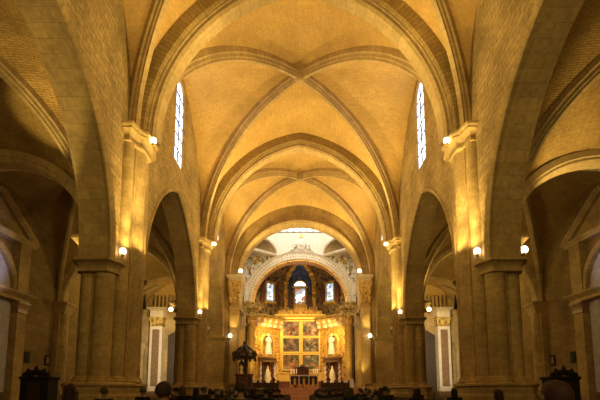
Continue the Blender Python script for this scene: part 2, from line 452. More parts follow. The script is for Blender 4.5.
# ------------------------------------------------------------------ piers  (local +x points into the nave, local origin on the wall face)
def shaft(b, x, y, r, z0, z1, seg=20):
    b.lathe((x, y, 0), [(r, z0), (r, z1)], seg)
def make_pier():
    t = thing('stone_pier', 'pale clustered stone pier between first and second arches of left arcade', 'pier', group='clustered nave piers')
    PB = 1.6
    core = MB()
    fp = [(-1.25, -1.35), (-.05, -1.35), (-.05, -1.0), (.12, -1.0), (.12, 1.0), (-.05, 1.0), (-.05, 1.35), (-1.25, 1.35)]
    core.prism(fp, .2, ZI)
    core.build('pier_core', M['ashlar'], t)
    # plinth
    pl = MB()
    f2 = [(-1.15, -1.98), (-.02, -1.98), (.22, -1.7), (.36, -1.15), (.6, -.75), (.6, .75), (.36, 1.15), (.22, 1.7), (-.02, 1.98), (-1.15, 1.98), (-1.75, 1.2), (-1.75, -1.2)]
    pl.loft(f2, [(.06, 0), (.06, 1.1), (.0, 1.18), (.0, 1.42), (.07, 1.47), (.07, 1.54), (-.05, PB)])
    pl.build('plinth', M['ashlar'], t)
    base = [(0, PB - .02), (.16, PB), (.17, PB + .06), (.09, PB + .12), (.08, PB + .18), (.0, PB + .22)]
    # nave shaft
    ns = MB(); r = .5
    ns.lathe((0, 0, 0), [(r + d, z) for d, z in base] + [(r, 11.2)], 28)
    ns.box(-.05, .3, -.62, .62, PB, 11.2)
    ns.build('nave_shaft', M['ashlar'], t)
    for sy in (-1, 1):
        cs = MB(); r = .27
        cs.lathe((.05, sy * .86, 0), [(r + d * .7, z) for d, z in base] + [(r, 11.2)], 18)
        cs.build('corner_shaft', M['ashlar'], t)
    for sy in (-1, 1):
        for cx_, r in ((-.33, .37), (-.93, .27)):
            ac = MB()
            ac.lathe((cx_, sy * 1.35, 0), [(r + d * .7, z) for d, z in base] + [(r, ZI - .5)], 24)
            ac.build('arcade_column', M['ashlar'], t)
        an = MB(); an.box(-1.12, .02, min(sy * 1.3, sy * 1.44), max(sy * 1.3, sy * 1.44), PB, ZI - .45)
        an.lathe((-.65, sy * 1.47, 0), [(.1, PB), (.1, ZI - .45)], 10)
        an.build('column_backing', M['ashlar'], t)
    # aisle side shaft
    as_ = MB(); r = .45
    as_.lathe((-1.3, 0, 0), [(r + d * .7, z) for d, z in base] + [(r, 7.0)], 20)
    as_.box(-1.3, -1.0, -.9, .9, PB, 7.3)
    as_.build('aisle_shaft', M['ashlar'], t)
    aca = MB()
    aca.loft([(-1.75, -.55), (-1.2, -.75), (-1.2, .75), (-1.75, .55)], [(.0, 6.7), (.02, 6.72), (.05, 7.0), (.22, 7.2), (.3, 7.28), (.3, 7.4), (.2, 7.45)])
    aca.build('aisle_capital', M['ashlar'], t)
    # impost block (one on each arcade side)
    for sy in (-1, 1):
        im = MB()
        q = [(-1.3, sy * .95), (.1, sy * .95), (.1, sy * 1.35), (-.08, sy * 1.78), (-1.12, sy * 1.78), (-1.3, sy * 1.45)]
        if sy > 0: q = q[::-1]
        if sum(q[i - 1][0] * q[i][1] - q[i][0] * q[i - 1][1] for i in range(len(q))) < 0: q = q[::-1]
        im.loft(q, [(-.02, ZI - .52), (.02, ZI - .5), (.03, ZI - .42), (.0, ZI - .38), (.04, ZI - .24), (.16, ZI - .14), (.2, ZI - .12), (.2, ZI - .02), (.14, ZI)])
        im.build('impost', M['ashlar'], t)
    # wall pieces between the arches, above the impost, carrying the shafts
    bk = MB(); bk.box(-.02, .1, -1.0, 1.0, ZI, 11.3); bk.build('shaft_backing', M['ashlar'], t)
    # upper capital
    cp = MB()
    q = [(-.05, -1.12), (.2, -1.12), (.3, -.62), (.5, -.45), (.5, .45), (.3, .62), (.2, 1.12), (-.05, 1.12)]
    cp.loft(q, [(.0, 11.14), (.05, 11.16), (.05, 11.24), (.0, 11.27), (.02, 11.38), (.1, 11.52), (.18, 11.58), (.22, 11.6), (.22, 11.66), (.3, 11.72), (.32, 11.79), (.26, ZS)])
    cp.build('capital', M['ashlar'], t)
    return t
p0 = make_pier(); p0.location = (-WF, PY[1], 0)
dup(p0, (WF, PY[1], 0), PI, 'pale clustered stone pier between first and second arches of right arcade')
dup(p0, (-WF, PY[2], 0), 0, 'clustered stone pier between second and third arches of left arcade')
dup(p0, (WF, PY[2], 0), PI, 'clustered stone pier between second and third arches of right arcade')

# ------------------------------------------------------------------ crossing piers (west) : ashlar shaft, gilded pilaster and capital
def make_crossing_pier():
    t = thing('crossing_pier', 'left crossing pier with gilded capital behind the pulpit', 'pier', group='crossing piers')
    c = MB()
    c.prism([(-1.4, -1.72), (.15, -1.72), (.15, -1.0), (.95, -.95), (.95, 1.6), (-1.4, 1.6)], 1.9, ZI)
    c.prism([(-.1, -1.15), (.4, -1.15), (.4, -.95), (.95, -.95), (.95, 1.4), (-.1, 1.4)], ZI, 12.0)
    c.build('pier_core', M['ashlar'], t)
    pl = MB(); pl.loft([(-1.4, -1.72), (.2, -1.72), (.4, -1.2), (1.05, -1.1), (1.05, 1.6), (-1.4, 1.6)], [(.12, 0), (.12, 1.5), (.02, 1.6), (.05, 1.75), (-.02, 1.95)])
    pl.build('plinth', M['ashlar'], t)
    im = MB(); im.loft([(-1.4, -1.72), (.2, -1.72), (.2, -1.1), (-1.4, -1.1)], [(.0, ZI - .4), (.04, ZI - .3), (.16, ZI - .15), (.18, ZI - .02), (.12, ZI)])
    im.build('impost', M['ashlar'], t)
    pi_ = MB(); pi_.box(.55, 1.38, -1.3, -.7, 1.9, 8.7); pi_.box(.68, 1.25, -1.34, -1.29, 2.6, 8.2)
    pi_.build('pilaster', M['honey'], t)
    mo = MB(); mo.box(.5, 1.5, -1.4, .6, 8.7, 9.0); mo.box(.6, 1.4, -1.32, .6, 9.0, 9.3)
    mo.build('pilaster_neck', M['honey'], t)
    ca = MB()
    ca.loft([(.5, -1.3), (1.4, -1.3), (1.4, .6), (.5, .6)], [(-.02, 9.3), (.03, 9.4), (.0, 9.5), (.05, 10.0), (.02, 10.1), (.12, 10.6), (.08, 10.7), (.22, 11.3), (.12, 11.4)])
    for k in range(3):
        for j in range(2):
            ca.ball((.6 + .35 * k, -1.4 - .06 * j, 9.85 + .7 * j), .17, .12, .3, 8, 6)
    ca.build('gilded_capital', M['capgold'], t)
    ab = MB(); ab.loft([(.45, -1.35), (1.5, -1.35), (1.5, .6), (.45, .6)], [(.05, 11.4), (.05, 11.5), (.2, 11.7), (.24, 11.75), (.24, 11.9), (.15, 11.95)])
    ab.build('abacus', M['marble'], t)
    return t
cpL = make_crossing_pier(); cpL.location = (-WF, PY[3], 0)
cpR = thing('crossing_pier', 'right crossing pier with gilded capital and gilt medallion below', 'pier', (WF, PY[3], 0), 0, 'crossing piers')
for ch in cpL.children:                      # mirrored mesh for the opposite side
    me = ch.data.copy()
    me.transform(Matrix.Scale(-1, 4, (1, 0, 0))); me.flip_normals()
    c = bpy.data.objects.new(ch.name.split('.')[0], me); C.objects.link(c); c.parent = cpR

# ------------------------------------------------------------------ vault webs
def web_cell(b, A, D, nT=10, bulge=.18, flip=False):
    """A(s), D(s): lists of points springing->crown on the two bounding ribs"""
    P = []; UV = []; L = 0
    for i in range(len(A)):
        if i: L += (Vector(D[i]) - Vector(D[i - 1])).length
        a, d = Vector(A[i]), Vector(D[i]); row = []; ur = []
        for j in range(nT + 1):
            t = j / nT
            p = a.lerp(d, t); p.z += bulge * math.sin(PI * t) * min(1, (a - d).length / 3)
            row.append(p); ur.append(((a - d).length * t, L))
        P.append(row); UV.append(ur)
    b.grid(P, UV)
def vault(x0, x1, y0, y1, zs, zT0, zT1, zW, zK, n=26, inx=0.0, iny=.35, keep=(True,) * 4):
    """ribbed vault over a rectangle; returns web builder and the diagonal rib paths"""
    xm, ym = (x0 + x1) / 2, (y0 + y1) / 2; ax, ay = (x1 - x0) / 2, (y1 - y0) / 2
    b = MB(); diags = []
    for sx in (-1, 1):
        for sy in (-1, 1):
            hyp = math.hypot(ax, ay)
            q = arc(hyp, zK - zs, n)
            D = [(xm + sx * ax * r / hyp, ym + sy * ay * r / hyp, zs + z) for r, z in q]
            qT = arc(ax, (zT0 if sy < 0 else zT1) - zs, n)
            T = [(xm + sx * r, ym + sy * ay, zs + z) for r, z in qT]
            qW = arc(ay, zW - zs, n)
            W = [(xm + sx * ax, ym + sy * r, zs + z) for r, z in qW]
            web_cell(b, T, D); web_cell(b, W, D)
            diags.append(((sx, sy), D))
    return b, diags
def rib_half(mb, D, w=.25, d=.52):
    p, q = Vector(D[0]), Vector(D[-1])
    h = Vector((q.x - p.x, q.y - p.y, 0)).normalized(); bi = Vector((-h.y, h.x, 0))
    nr = []
    for i in range(len(D)):
        t = (Vector(D[min(i + 1, len(D) - 1)]) - Vector(D[max(i - 1, 0)])).normalized()
        n = bi.cross(t).normalized()
        if n.z > 0 or (abs(n.z) < 1e-3 and n.dot(h) > 0): pass
        n = n if (n.dot(h) > 0 or n.z < 0) else -n
        if n.z > 0: n = -n
        nr.append(n)
    prof = [(-w, -.15), (-w, d * .35), (-w * .72, d * .45), (-w * .62, d * .72), (-w * .42, d * .8), (-w * .36, d), (w * .36, d), (w * .42, d * .8), (w * .62, d * .72), (w * .72, d * .45), (w, d * .35), (w, -.15)]
    mb.sweep(D, nr, bi, prof)
NAMES = ['nearest', 'middle', 'far']
vb = [(20.05, 20.0, 19.9, 20.1), (20.0, 19.95, 19.9, 20.1), (19.95, 19.05, 19.3, 19.75)]
for i, (y0, y1) in enumerate(BAYS):
    zT0, zT1, zW, zK = vb[i]
    e1 = .45 if i < 2 else .62
    b, dg = vault(-WF, WF, y0 + .45, y1 - e1, ZS - .1, zT0, zT1, zW, zK)
    struct(b.build('ceiling', M['web'], sharp=50), 'golden brick web of the %s nave vault bay' % NAMES[i], 'ceiling')
    # each diagonal rib runs corner to corner
    for k, (ca, cb_) in enumerate((((-1, -1), (1, 1)), ((1, -1), (-1, 1)))):
        mb = MB()
        dd = dict(dg)
        rib_half(mb, dd[ca]); rib_half(mb, dd[cb_])
        tag(mb.build('diagonal_rib', M['rib']), 'moulded diagonal rib of the %s nave vault, its near end on the %s' % (NAMES[i], 'left' if k == 0 else 'right'), 'rib', 'nave vault diagonal ribs')
    if i:
        ks = MB(); ks.lathe((0, (y0 + .45 + y1 - e1) / 2, 0), [(0, zK - .62), (.22, zK - .62), (.34, zK - .52), (.38, zK - .4), (.38, zK + .1)], 20)
        tag(ks.build('vault_boss', M['rib']), 'round carved boss at the crown of the %s nave vault' % NAMES[i], 'boss')

# ------------------------------------------------------------------ transverse arches
def transverse(y, label, zapex=20.0):
    t = thing('transverse_arch', label, 'arch', (0, y, 0), group='nave transverse arches')
    q = arch_path(0, WF - .05, zapex - ZS, ZS - .05, 36)
    nr = [(-n[0], -n[1]) for n in path_normals(q)]    # inward
    o = MB()
    prof = [(-.62, -.1), (-.62, .5), (-.56, .58), (-.5, .58), (.5, .58), (.56, .58), (.62, .5), (.62, -.1)]
    o.sweep([(p[0], 0, p[1]) for p in q], [(n[0], 0, n[1]) for n in nr], (0, 1, 0), prof, caps=False)
    o.build('outer_order', M['band'], t)
    m = MB()
    prof = [(-.46, .5), (-.46, .66), (-.38, .69), (-.35, .76), (-.42, .82), (-.32, .94), (.32, .94), (.42, .82), (.35, .76), (.38, .69), (.46, .66), (.46, .5)]
    m.sweep([(p[0], 0, p[1]) for p in q], [(n[0], 0, n[1]) for n in nr], (0, 1, 0), prof, caps=False)
    m.build('inner_order', M['rib'], t)
    return t
transverse(PY[1], 'broad pointed stone arch spanning the nave between the two large piers nearest the viewer')
transverse(PY[2], 'pointed stone arch spanning the nave between the middle pair of piers')

# ------------------------------------------------------------------ west crossing arch: wall with round opening under a pointed brick band
def ring_wall(b, y, outer, inner):
    P = [[(a[0], y, a[1]), (c[0], y, c[1])] for a, c in zip(outer, inner)]
    b.grid(P, [[(0, k * .3), (1.2, k * .3)] for k in range(len(P))])
ca = thing('crossing_arch', 'round moulded crossing arch under a pointed brick band at the end of the nave', 'arch', (0, PY[3], 0))
WX = 5.62
out_p = arch_path(0, WF, 9.0, 11.75, 36); in_p = arch_path(0, WX + .25, WX + .02, 11.85, 36)
mb = MB()
ring_wall(mb, -.58, out_p, in_p)
mb.grid([[(a[0], -.58, a[1]), (a[0], .75, a[1])] for a in in_p], [[(0, k * .3), (1.5, k * .3)] for k in range(len(in_p))])
ring_wall(mb, .75, out_p, in_p)
mb.build('brick_band', M['arch'], ca)
nr = [(-n[0], -n[1]) for n in path_normals(in_p)]
mb = MB()
mb.sweep([(p[0], 0, p[1]) for p in in_p], [(n[0], 0, n[1]) for n in nr], (0, 1, 0),
         [(-.75, -.1), (-.8, -.02), (-.8, .05), (-.72, .07), (-.7, .18), (-.62, .25), (.7, .25), (.8, .2), (.8, .0), (.8, -.1)], caps=False)
mb.build('arch_moulding', M['rib'], ca)

# ------------------------------------------------------------------ crossing: east wall with presbytery arch, squinches and lantern drum
Y4 = 54.0
PA, PH, PZ = 6.05, 5.55, 12.2                      # presbytery arch half width, rise, springing
inn = arch_path(0, PA, PH, PZ, 36)
ew = MB()
outp = [(-6.9, PZ)] + [(-6.9, PZ + (21.2 - PZ) * k / 12) for k in range(1, 13)]
# wall as strips above the arch
xs = [p[0] for p in inn]
for k in range(len(inn) - 1):
    a, c = inn[k], inn[k + 1]
    ew.poly([(a[0], Y4, a[1]), (c[0], Y4, c[1]), (c[0], Y4, 21.3), (a[0], Y4, 21.3)])
for s in (-1, 1):
    ew.poly([(s * PA, Y4, 11.9), (s * 8, Y4, 11.9), (s * 8, Y4, 21.3), (s * PA, Y4, 21.3)])
struct(ew.build('wall_crossing_east', M['white']), 'pale plaster wall over the presbytery arch')
for s in (-1, 1):                                   # side walls of the crossing above the transept arches
    sw = MB()
    ap = arch_path((PY[3] + Y4) / 2, 5.6, 6.0, 12.0, 24)
    for k in range(len(ap) - 1):
        a, c = ap[k], ap[k + 1]
        sw.poly([(s * 6.9, a[0], a[1]), (s * 6.9, c[0], c[1]), (s * 6.9, c[0], 21.3), (s * 6.9, a[0], 21.3)])
    for e0, e1 in ((PY[3] + .7, ap[0][0]), (ap[-1][0], Y4)):
        sw.poly([(s * 6.9, e0, 12.0), (s * 6.9, e1, 12.0), (s * 6.9, e1, 21.3), (s * 6.9, e0, 21.3)])
    struct(sw.build('wall_crossing_%s' % SIDE[s], M['white']), 'pale plaster wall above the %s transept arch of the crossing' % SIDE[s])
wb = MB()
wb.poly([(-7, PY[3] + .78, 18.0), (7, PY[3] + .78, 18.0), (7, PY[3] + .78, 21.3), (-7, PY[3] + .78, 21.3)])
struct(wb.build('wall_crossing_west', M['white']), 'plaster wall above the back of the crossing arch')
# presbytery arch ring: carved archivolt with dentil spots
pa = thing('presbytery_arch', 'white carved archivolt with dotted gilt mouldings framing the blue apse', 'arch', (0, Y4, 0))
nro = path_normals(inn)
mb = MB(); mb.sweep([(p[0], 0, p[1]) for p in inn], [(n[0], 0, n[1]) for n in nro], (0, -1, 0),
    [(-1.2, -.02), (.18, -.02), (.22, .1), (.15, .2), (.15, .75), (.25, .85), (.3, .98), (.1, 1.05), (-.05, 1.05), (-1.2, .3)], caps=False)
den = mb; n_plain = len(mb.f)
L = [0]
for k in range(1, len(inn)): L.append(L[-1] + math.dist(inn[k], inn[k - 1]))
nd = 56
for row, off, sz in ((0, .32, .085), (1, .66, .085)):
    for k in range(nd):
        d = L[-1] * (k + .5) / nd; j = max(i for i in range(len(L)) if L[i] <= d); j = min(j, len(inn) - 2)
        f = (d - L[j]) / (L[j + 1] - L[j])
        x = inn[j][0] + (inn[j + 1][0] - inn[j][0]) * f + nro[j][0] * off; z = inn[j][1] + (inn[j + 1][1] - inn[j][1]) * f + nro[j][1] * off
        den.ball((x, -.2, z), sz * .95, .07, sz * .95, 6, 4)
av_ = den.build('archivolt', M['marble'], pa, merge=False)
av_.data.materials.append(M['golddark'])
for p_ in av_.data.polygons:
    if p_.index >= n_plain: p_.material_index = 1
mb = MB(); mb.sweep([(p[0], .0, p[1]) for p in inn], [(n[0], 0, n[1]) for n in nro], (0, -1, 0),
    [(-1.3, -.25), (.1, -.25), (.12, -.05), (-1.3, .0)], caps=False)
mb.build('gilt_soffit', M['goldrelief'], pa)
im = MB()
for s in (-1, 1):
    im2 = MB(); im2.box(min(s * 5.75, s * 7.0), max(s * 5.75, s * 7.0), -.5, .6, PZ - .55, PZ - .02)
    im2.box(min(s * 5.6, s * 7.0), max(s * 5.6, s * 7.0), -.6, .6, PZ - .25, PZ - .1)
    im2.build('arch_impost', M['golddark'], pa)
# central cartouche over the arch
cg = thing('cartouche', 'carved gilt and cream cartouche on the wall above the crown of the presbytery arch', 'relief', (0.15, Y4, PZ + PH + .95))
mb = MB(); mb.ball((0, -.12, 1.0), .62, .3, .8, 16, 10); mb.ball((0, -.3, 1.05), .36, .22, .5, 12, 8); mb.build('shield', M['relief'], cg)
for s in (-1, 1):
    mb = MB(); mb.tube([(s * (.5 + .12 * k) + s * .15 * math.sin(k), -.15, .95 - .12 * k + .12 * math.sin(k * 1.3)) for k in range(9)], [.22, .2, .26, .2, .16, .2, .14, .1, .06], 8)
    mb.build('scroll', M['relief'], cg)
mb = MB(); mb.ball((0, -.15, 1.95), .22, .2, .26, 10, 6); mb.ball((0, -.15, 2.3), .1, .1, .16, 8, 6); mb.build('crown_finial', M['gold'], cg)
# cornice line on the wall
mb = MB()
# squinches
for s in (-1, 1):
    A = Vector((s * 2.9, Y4 - .02, 18.3)); B = Vector((s * 6.88, Y4 - 3.95, 18.3))
    mid = (A + B) / 2; dirv = (B - A).normalized(); half = (B - A).length / 2
    inw = Vector((-s, -1, 0)).normalized()
    sq = thing('squinch', 'shadowed shell squinch with a moulded arch in the upper %s corner of the crossing' % SIDE[s], 'squinch', (0, 0, 0), 0, 'crossing squinches')
    q = arch_path(0, half, 1.75, 0, 20)
    mb = MB()
    path = [mid + dirv * p[0] + Vector((0, 0, p[1])) for p in q]
    nrm = [dirv * n[0] + Vector((0, 0, n[1])) for n in path_normals(q)]
    mb.sweep(path, nrm, inw, [(-.3, -.05), (.0, -.05), (.08, .05), (.1, .25), (.05, .4), (-.3, .45)], caps=True)
    mb.build('squinch_arch', M['marble'], sq)
    up = MB()
    up.grid([[p + n * .35 for p, n in zip(path, nrm)], [Vector((p.x, p.y, 21.3)) for p in path]])
    up.build('spandrel', M['white'], sq)
    co = Vector((s * 6.9, Y4, 18.3)); P = []
    for k, p in enumerate(path):
        row = []
        for j in range(9):
            tt = j / 8
            bse = Vector((p.x, p.y, 0)).lerp(Vector((co.x, co.y, 0)), math.sin(tt * PI / 2))
            row.append((bse.x, bse.y, 18.3 + (p.z - 18.3) * math.cos(tt * PI / 2)))
        P.append(row)
    sh = MB(); sh.grid(P, [[(k * .2, j * .4) for j in range(9)] for k in range(len(P))]); sh.build('shell', M['band'], sq)
    sf = MB(); sf.poly([tuple(A - Vector((0, 0, .02))), tuple(B - Vector((0, 0, .02))), (s * 6.9, Y4, 18.28)])
    sf.sweep([A - Vector((0, 0, .15)), B - Vector((0, 0, .15))], [(0, 0, 1)] * 2, inw, [(-.3, -.12), (.1, -.12), (.22, .05), (.22, .15), (-.3, .15)])
    sf.build('squinch_shelf', M['marble'], sq)
    # wall panel below the shelf across the corner, covered in reliefs
    rl = MB()
    P = []
    nx, nz = 40, 40
    for i in range(nx + 1):
        row = []
        for j in range(nz + 1):
            f = i / nx; p = A.lerp(B, f) * .35 + Vector((s * 6.85, Y4 - .1 - .0, 0)).lerp(Vector((s * 3.2, Y4 - .1, 0)), 1 - f) * .65 if False else None
            row.append(None)
    # relief figures on the east wall spandrel: clusters of carved forms
    rt = thing('relief_panel', 'white carved figures and gilt leaves in the %s spandrel beside the presbytery arch' % SIDE[s], 'relief', (0, Y4, 0), 0, 'spandrel reliefs')
    rnd = random.Random(3)
    fig = MB(); lf = MB()
    n_ok = 0
    while n_ok < 70:
        x = 3.0 + 3.8 * rnd.random(); z = 12.6 + 5.5 * rnd.random()
        if (x / (PA + 1.2)) ** 2 + ((z - PZ) / (PH + 1.2)) ** 2 < 1.0: continue
        n_ok += 1
        (fig if rnd.random() < .62 else lf).ball((s * x, -.08, z), .10 + .14 * rnd.random(), .16 + .12 * rnd.random(), .12 + .26 * rnd.random(), 8, 6)
    fig.build('carved_figures', M['statue'], rt); lf.build('gilt_leaves', M['golddark'], rt)
    # gilt frame strip at the side of the spandrel
    fr = MB(); fr.box(min(s * 6.45, s * 6.9), max(s * 6.45, s * 6.9), -.25, 0, 12.3, 17.8); fr.build('side_strip', M['relief'], rt)
# drum
dr = MB(); R8 = 6.9
def oct_pt(k): 
    a = PI / 8 + k * PI / 4
    return (R8 / math.cos(PI / 8) * math.cos(a), (PY[3] + .75 + Y4) / 2 + R8 / math.cos(PI / 8) * math.sin(a) * (Y4 - PY[3] - .75) / (2 * R8))
op = [oct_pt(k) for k in range(8)]
for k in range(8):
    a, c = op[k], op[(k + 1) % 8]
    ax, ay = a; cx, cy = c
    mx = lambda t: (ax + (cx - ax) * t, ay + (cy - ay) * t)
    for t0, t1, z0, z1 in ((0, 1, 21.2, 21.45), (0, .06, 21.45, 27), (.94, 1, 21.45, 27), (.06, .94, 26, 30)):
        p, q = mx(t0), mx(t1)
        dr.poly([(*p, z0), (*q, z0), (*q, z1), (*p, z1)])
dr.poly([(p[0], p[1], 30) for p in op])
drum = dr.build('wall_lantern', M['white']); struct(drum, 'octagonal lantern drum above the crossing')
w = thing('window_5', 'row of bright lancet lights low in the lantern drum', 'window', (0, 0, 0)); w['kind'] = 'structure'
for k in range(8):
    a, c = Vector((*op[k], 0)), Vector((*op[(k + 1) % 8], 0))
    ctr = Vector((0, (PY[3] + Y4) / 2, 0))
    n = (ctr - (a + c) / 2).normalized()
    g = MB(); p, q = a.lerp(c, .05) - n * .15, a.lerp(c, .95) - n * .15
    g.poly([(p.x, p.y, 21.4), (q.x, q.y, 21.4), (q.x, q.y, 26.1), (p.x, p.y, 26.1)])
    g.build('window_pane', M['glasswhite'], w)
    m_ = MB()
    for j in range(7):
        pp = a.lerp(c, .06 + .88 * j / 6)
        m_.tube([(pp.x, pp.y, 21.4), (pp.x, pp.y, 26.1)], .13, 8)
    m_.build('window_mullion', M['white'], w)
# corners between the square crossing and the octagon (ceiling pieces over the squinches)
for k, (sx, yy, sy) in enumerate(((-1, Y4, 1), (1, Y4, 1), (-1, PY[3] + .75, -1), (1, PY[3] + .75, -1))):
    mb = MB(); mb.poly([(sx * 6.9, yy, 21.25), (sx * 2.8, yy, 21.25), (sx * 6.9, yy - sy * 3.9, 21.25)])
    struct(mb.build('ceiling', M['white']), 'plaster corner ceiling above a squinch', 'ceiling')

# ------------------------------------------------------------------ presbytery and apse
PF = 1.6                                            # presbytery floor level
ap = [(-6.6, Y4), (-6.4, 56.5), (-2.05, 61.3), (2.05, 61.3), (6.4, 56.5), (6.6, Y4)]
st = MB(); st.box(-6.6, 6.6, 48.3, 62.0, 0, PF); st.box(-6.6, 6.6, 47.7, 48.3, 0, 1.15); st.box(-6.6, 6.6, 44.4, 47.7, 0, .75); st.box(-6.6, 6.6, 43.8, 44.4, 0, .38)
tag(st.build('presbytery_steps', M['stepmarble']), 'broad red marble steps raising the presbytery floor', 'steps')
AW, AZ = 15.9, 18.7
aw = MB(); 
wc = [None, (-4.75, 58.75), (0, 61.0), (4.75, 58.75), None]
for k in range(5):
    a, c = ap[k], ap[k + 1]
    aw.poly([(*a, 0), (*c, 0), (*c, AW), (*a, AW)])
struct(aw.build('wall_apse', M['golddark2']), 'dark painted polygonal apse wall behind the altarpiece')
av = MB(); apex = Vector((0, 58.0, AZ)); rib_paths = []; cells_ = []
for k in range(5):
    a, c = Vector((*ap[k], AW)), Vector((*ap[k + 1], AW)); P = []; UV = []
    cells_.append((k, len(av.f)))
    for i in range(13):
        th = PI / 2 * i / 12
        row = []
        for j in range(9):
            e = a.lerp(c, j / 8)
            h = Vector((e.x, e.y, 0)).lerp(Vector((apex.x, apex.y, 0)), 1 - math.cos(th))
            row.append((h.x, h.y, AW + (AZ - AW) * math.sin(th)))
        P.append(row)
    av.grid(P)
Pf = []
for i in range(13):
    th = PI / 2 * i / 12; row = []
    for j in range(13):
        u = j / 12; f = 1 - math.cos(th)
        lx, ly = -6.6 * (1 - f), Y4 + (apex.y - Y4) * f; z = AW + (AZ - AW) * math.sin(th)
        row.append((lx * (1 - 2 * u), ly, z + (19.0 - z) * math.sqrt(max(0, 1 - (2 * u - 1) ** 2))))
    Pf.append(row)
av.grid(Pf)
n_front = cells_[-1][1] + 96
av_o = av.build('ceiling', M['fresco'], sharp=30, merge=False); struct(av_o, 'deep blue and brown painted apse vault', 'ceiling')
av_o.data.materials.append(M['golddark2'])
for p_ in av_o.data.polygons:
    kk = max((c for c in cells_ if c[1] <= p_.index), key=lambda c: c[1])[0]
    if kk in (0, 1, 3, 4) and p_.index < n_front: p_.material_index = 1
pos = ['outer left', 'inner left', 'inner right', 'outer right']
for k in range(1, 5):
    a = Vector((*ap[k], 0)); D = []
    D += [Vector((a.x, a.y, z)) for z in (11.5, 12.5, 13.5, 14.5, 15.3)]
    for i in range(13):
        th = PI / 2 * i / 12
        h = a.lerp(Vector((apex.x, apex.y, 0)), 1 - math.cos(th)); D.append(Vector((h.x, h.y, AW + (AZ - AW) * math.sin(th))))
    cen = Vector((0, 56.0, 0)); inw = (cen - a).normalized()
    D = [d + inw * .12 for d in D]
    mb = MB(); mb.tube(D, [.34 + .08 * math.sin(i * 2.1) for i in range(len(D))], 10)
    rt = thing('apse_rib', 'gilded leafy rib climbing the blue apse vault, %s of four' % pos[k - 1], 'rib', group='apse ribs')
    mb.build('gilt_rib', M['golddark'] if k in (1, 4) else M['goldrelief'], rt)
    kn = MB()
    for i in range(1, len(D), 2): kn.ball(tuple(D[i] + inw * .2), .3, .3, .34, 8, 6)
    kn.build('carved_foliage', M['golddark'], rt)
# apse windows
for idx, (k, nm, gm) in enumerate(((1, 'left', 'glassapse'), (2, 'central', 'glasscentre'), (3, 'right', 'glassapse'))):
    a, c = Vector((*ap[k], 0)), Vector((*ap[k + 1], 0)); mid = a.lerp(c, .5); d = (c - a).normalized(); inw = (Vector((0, 56, 0)) - mid).normalized()
    hw = .62 if k != 2 else .68
    z0, z1 = (13.4, 15.75) if k != 2 else (13.35, 15.6)
    w = thing('window_%d' % (6 + idx), '%s stained glass window of the apse in a gilt frame' % nm, 'window', tuple(mid + inw * .12)); w['kind'] = 'structure'
    ang = math.atan2(d.y, d.x); w.rotation_euler = (0, 0, ang)
    g = MB(); g.box(-hw, hw, -.02, .02, z0, z1); g.build('window_pane', M[gm], w)
    f = MB()
    for x in (-hw - .15, hw + .15):
        f.lathe((x, -.1, 0), [(.14, z0 - .5), (.12, z0), (.11, z1), (.18, z1 + .1), (.18, z1 + .25)], 10)
    f.box(-hw - .4, hw + .4, -.3, .1, z0 - .35, z0 - .05); f.box(-hw - .4, hw + .4, -.3, .1, z1 + .05, z1 + .3)
    f.build('window_frame', M['golddark'], w)
    m_ = MB(); m_.box(-.04, .04, -.06, 0, z0, z1)
    for q in range(1, 4): m_.box(-hw, hw, -.05, 0, z0 + (z1 - z0) * q / 4 - .025, z0 + (z1 - z0) * q / 4 + .025)
    if k != 2: m_.build('window_leading', M['iron'], w)
    for sx in (-1, 1):
        pn = MB(); pn.box(sx * (hw + .75) - .3, sx * (hw + .75) + .3, -.12, .0, z0 - .3, z1 + .2)
        pn.build('side_panel', M['redwood'], w)
    if k == 2:
        lu = MB(); q = arch_path(0, .78, .62, z1 + .42, 12); lu.poly([(p[0], -.05, p[1]) for p in q]); lu.build('lunette_pane', M['glasswhite'], w)
        lf = MB(); lf.sweep([(p[0], -.08, p[1]) for p in q], [(n[0], 0, n[1]) for n in path_normals(q)], (0, -1, 0), [(-.1, 0), (.15, 0), (.15, .2), (-.1, .22)]); lf.build('lunette_frame', M['golddark'], w)
        q = arch_path(0, 1.35, 2.9, z1 - .9, 14); ar = MB(); ar.sweep([(p[0], -.12, p[1]) for p in q], [(n[0], 0, n[1]) for n in path_normals(q)], (0, -1, 0), [(-.1, 0), (.2, 0), (.2, .25), (-.1, .3)]); ar.build('niche_arch', M['fresco'], w)

# ------------------------------------------------------------------ statue helper
def figure(parent, x, y, z, h, mat, name='figure'):
    b = MB()
    k = h / 1.75
    b.lathe((x, y, z), [(0, 0), (.34 * k, 0), (.33 * k, .1 * k), (.28 * k, .5 * k), (.22 * k, .9 * k), (.24 * k, 1.1 * k), (.27 * k, 1.3 * k), (.2 * k, 1.42 * k), (.075 * k, 1.48 * k), (.07 * k, 1.53 * k), (.1 * k, 1.58 * k), (.115 * k, 1.66 * k), (.09 * k, 1.74 * k), (0, 1.78 * k)], 14)
    for s in (-1, 1):
        b.tube([(x + s * .24 * k, y, z + 1.36 * k), (x + s * .33 * k, y - .05 * k, z + 1.08 * k), (x + s * .12 * k, y - .26 * k, z + 1.1 * k)], [.085 * k, .07 * k, .05 * k], 8)
    return b.build(name, mat, parent)

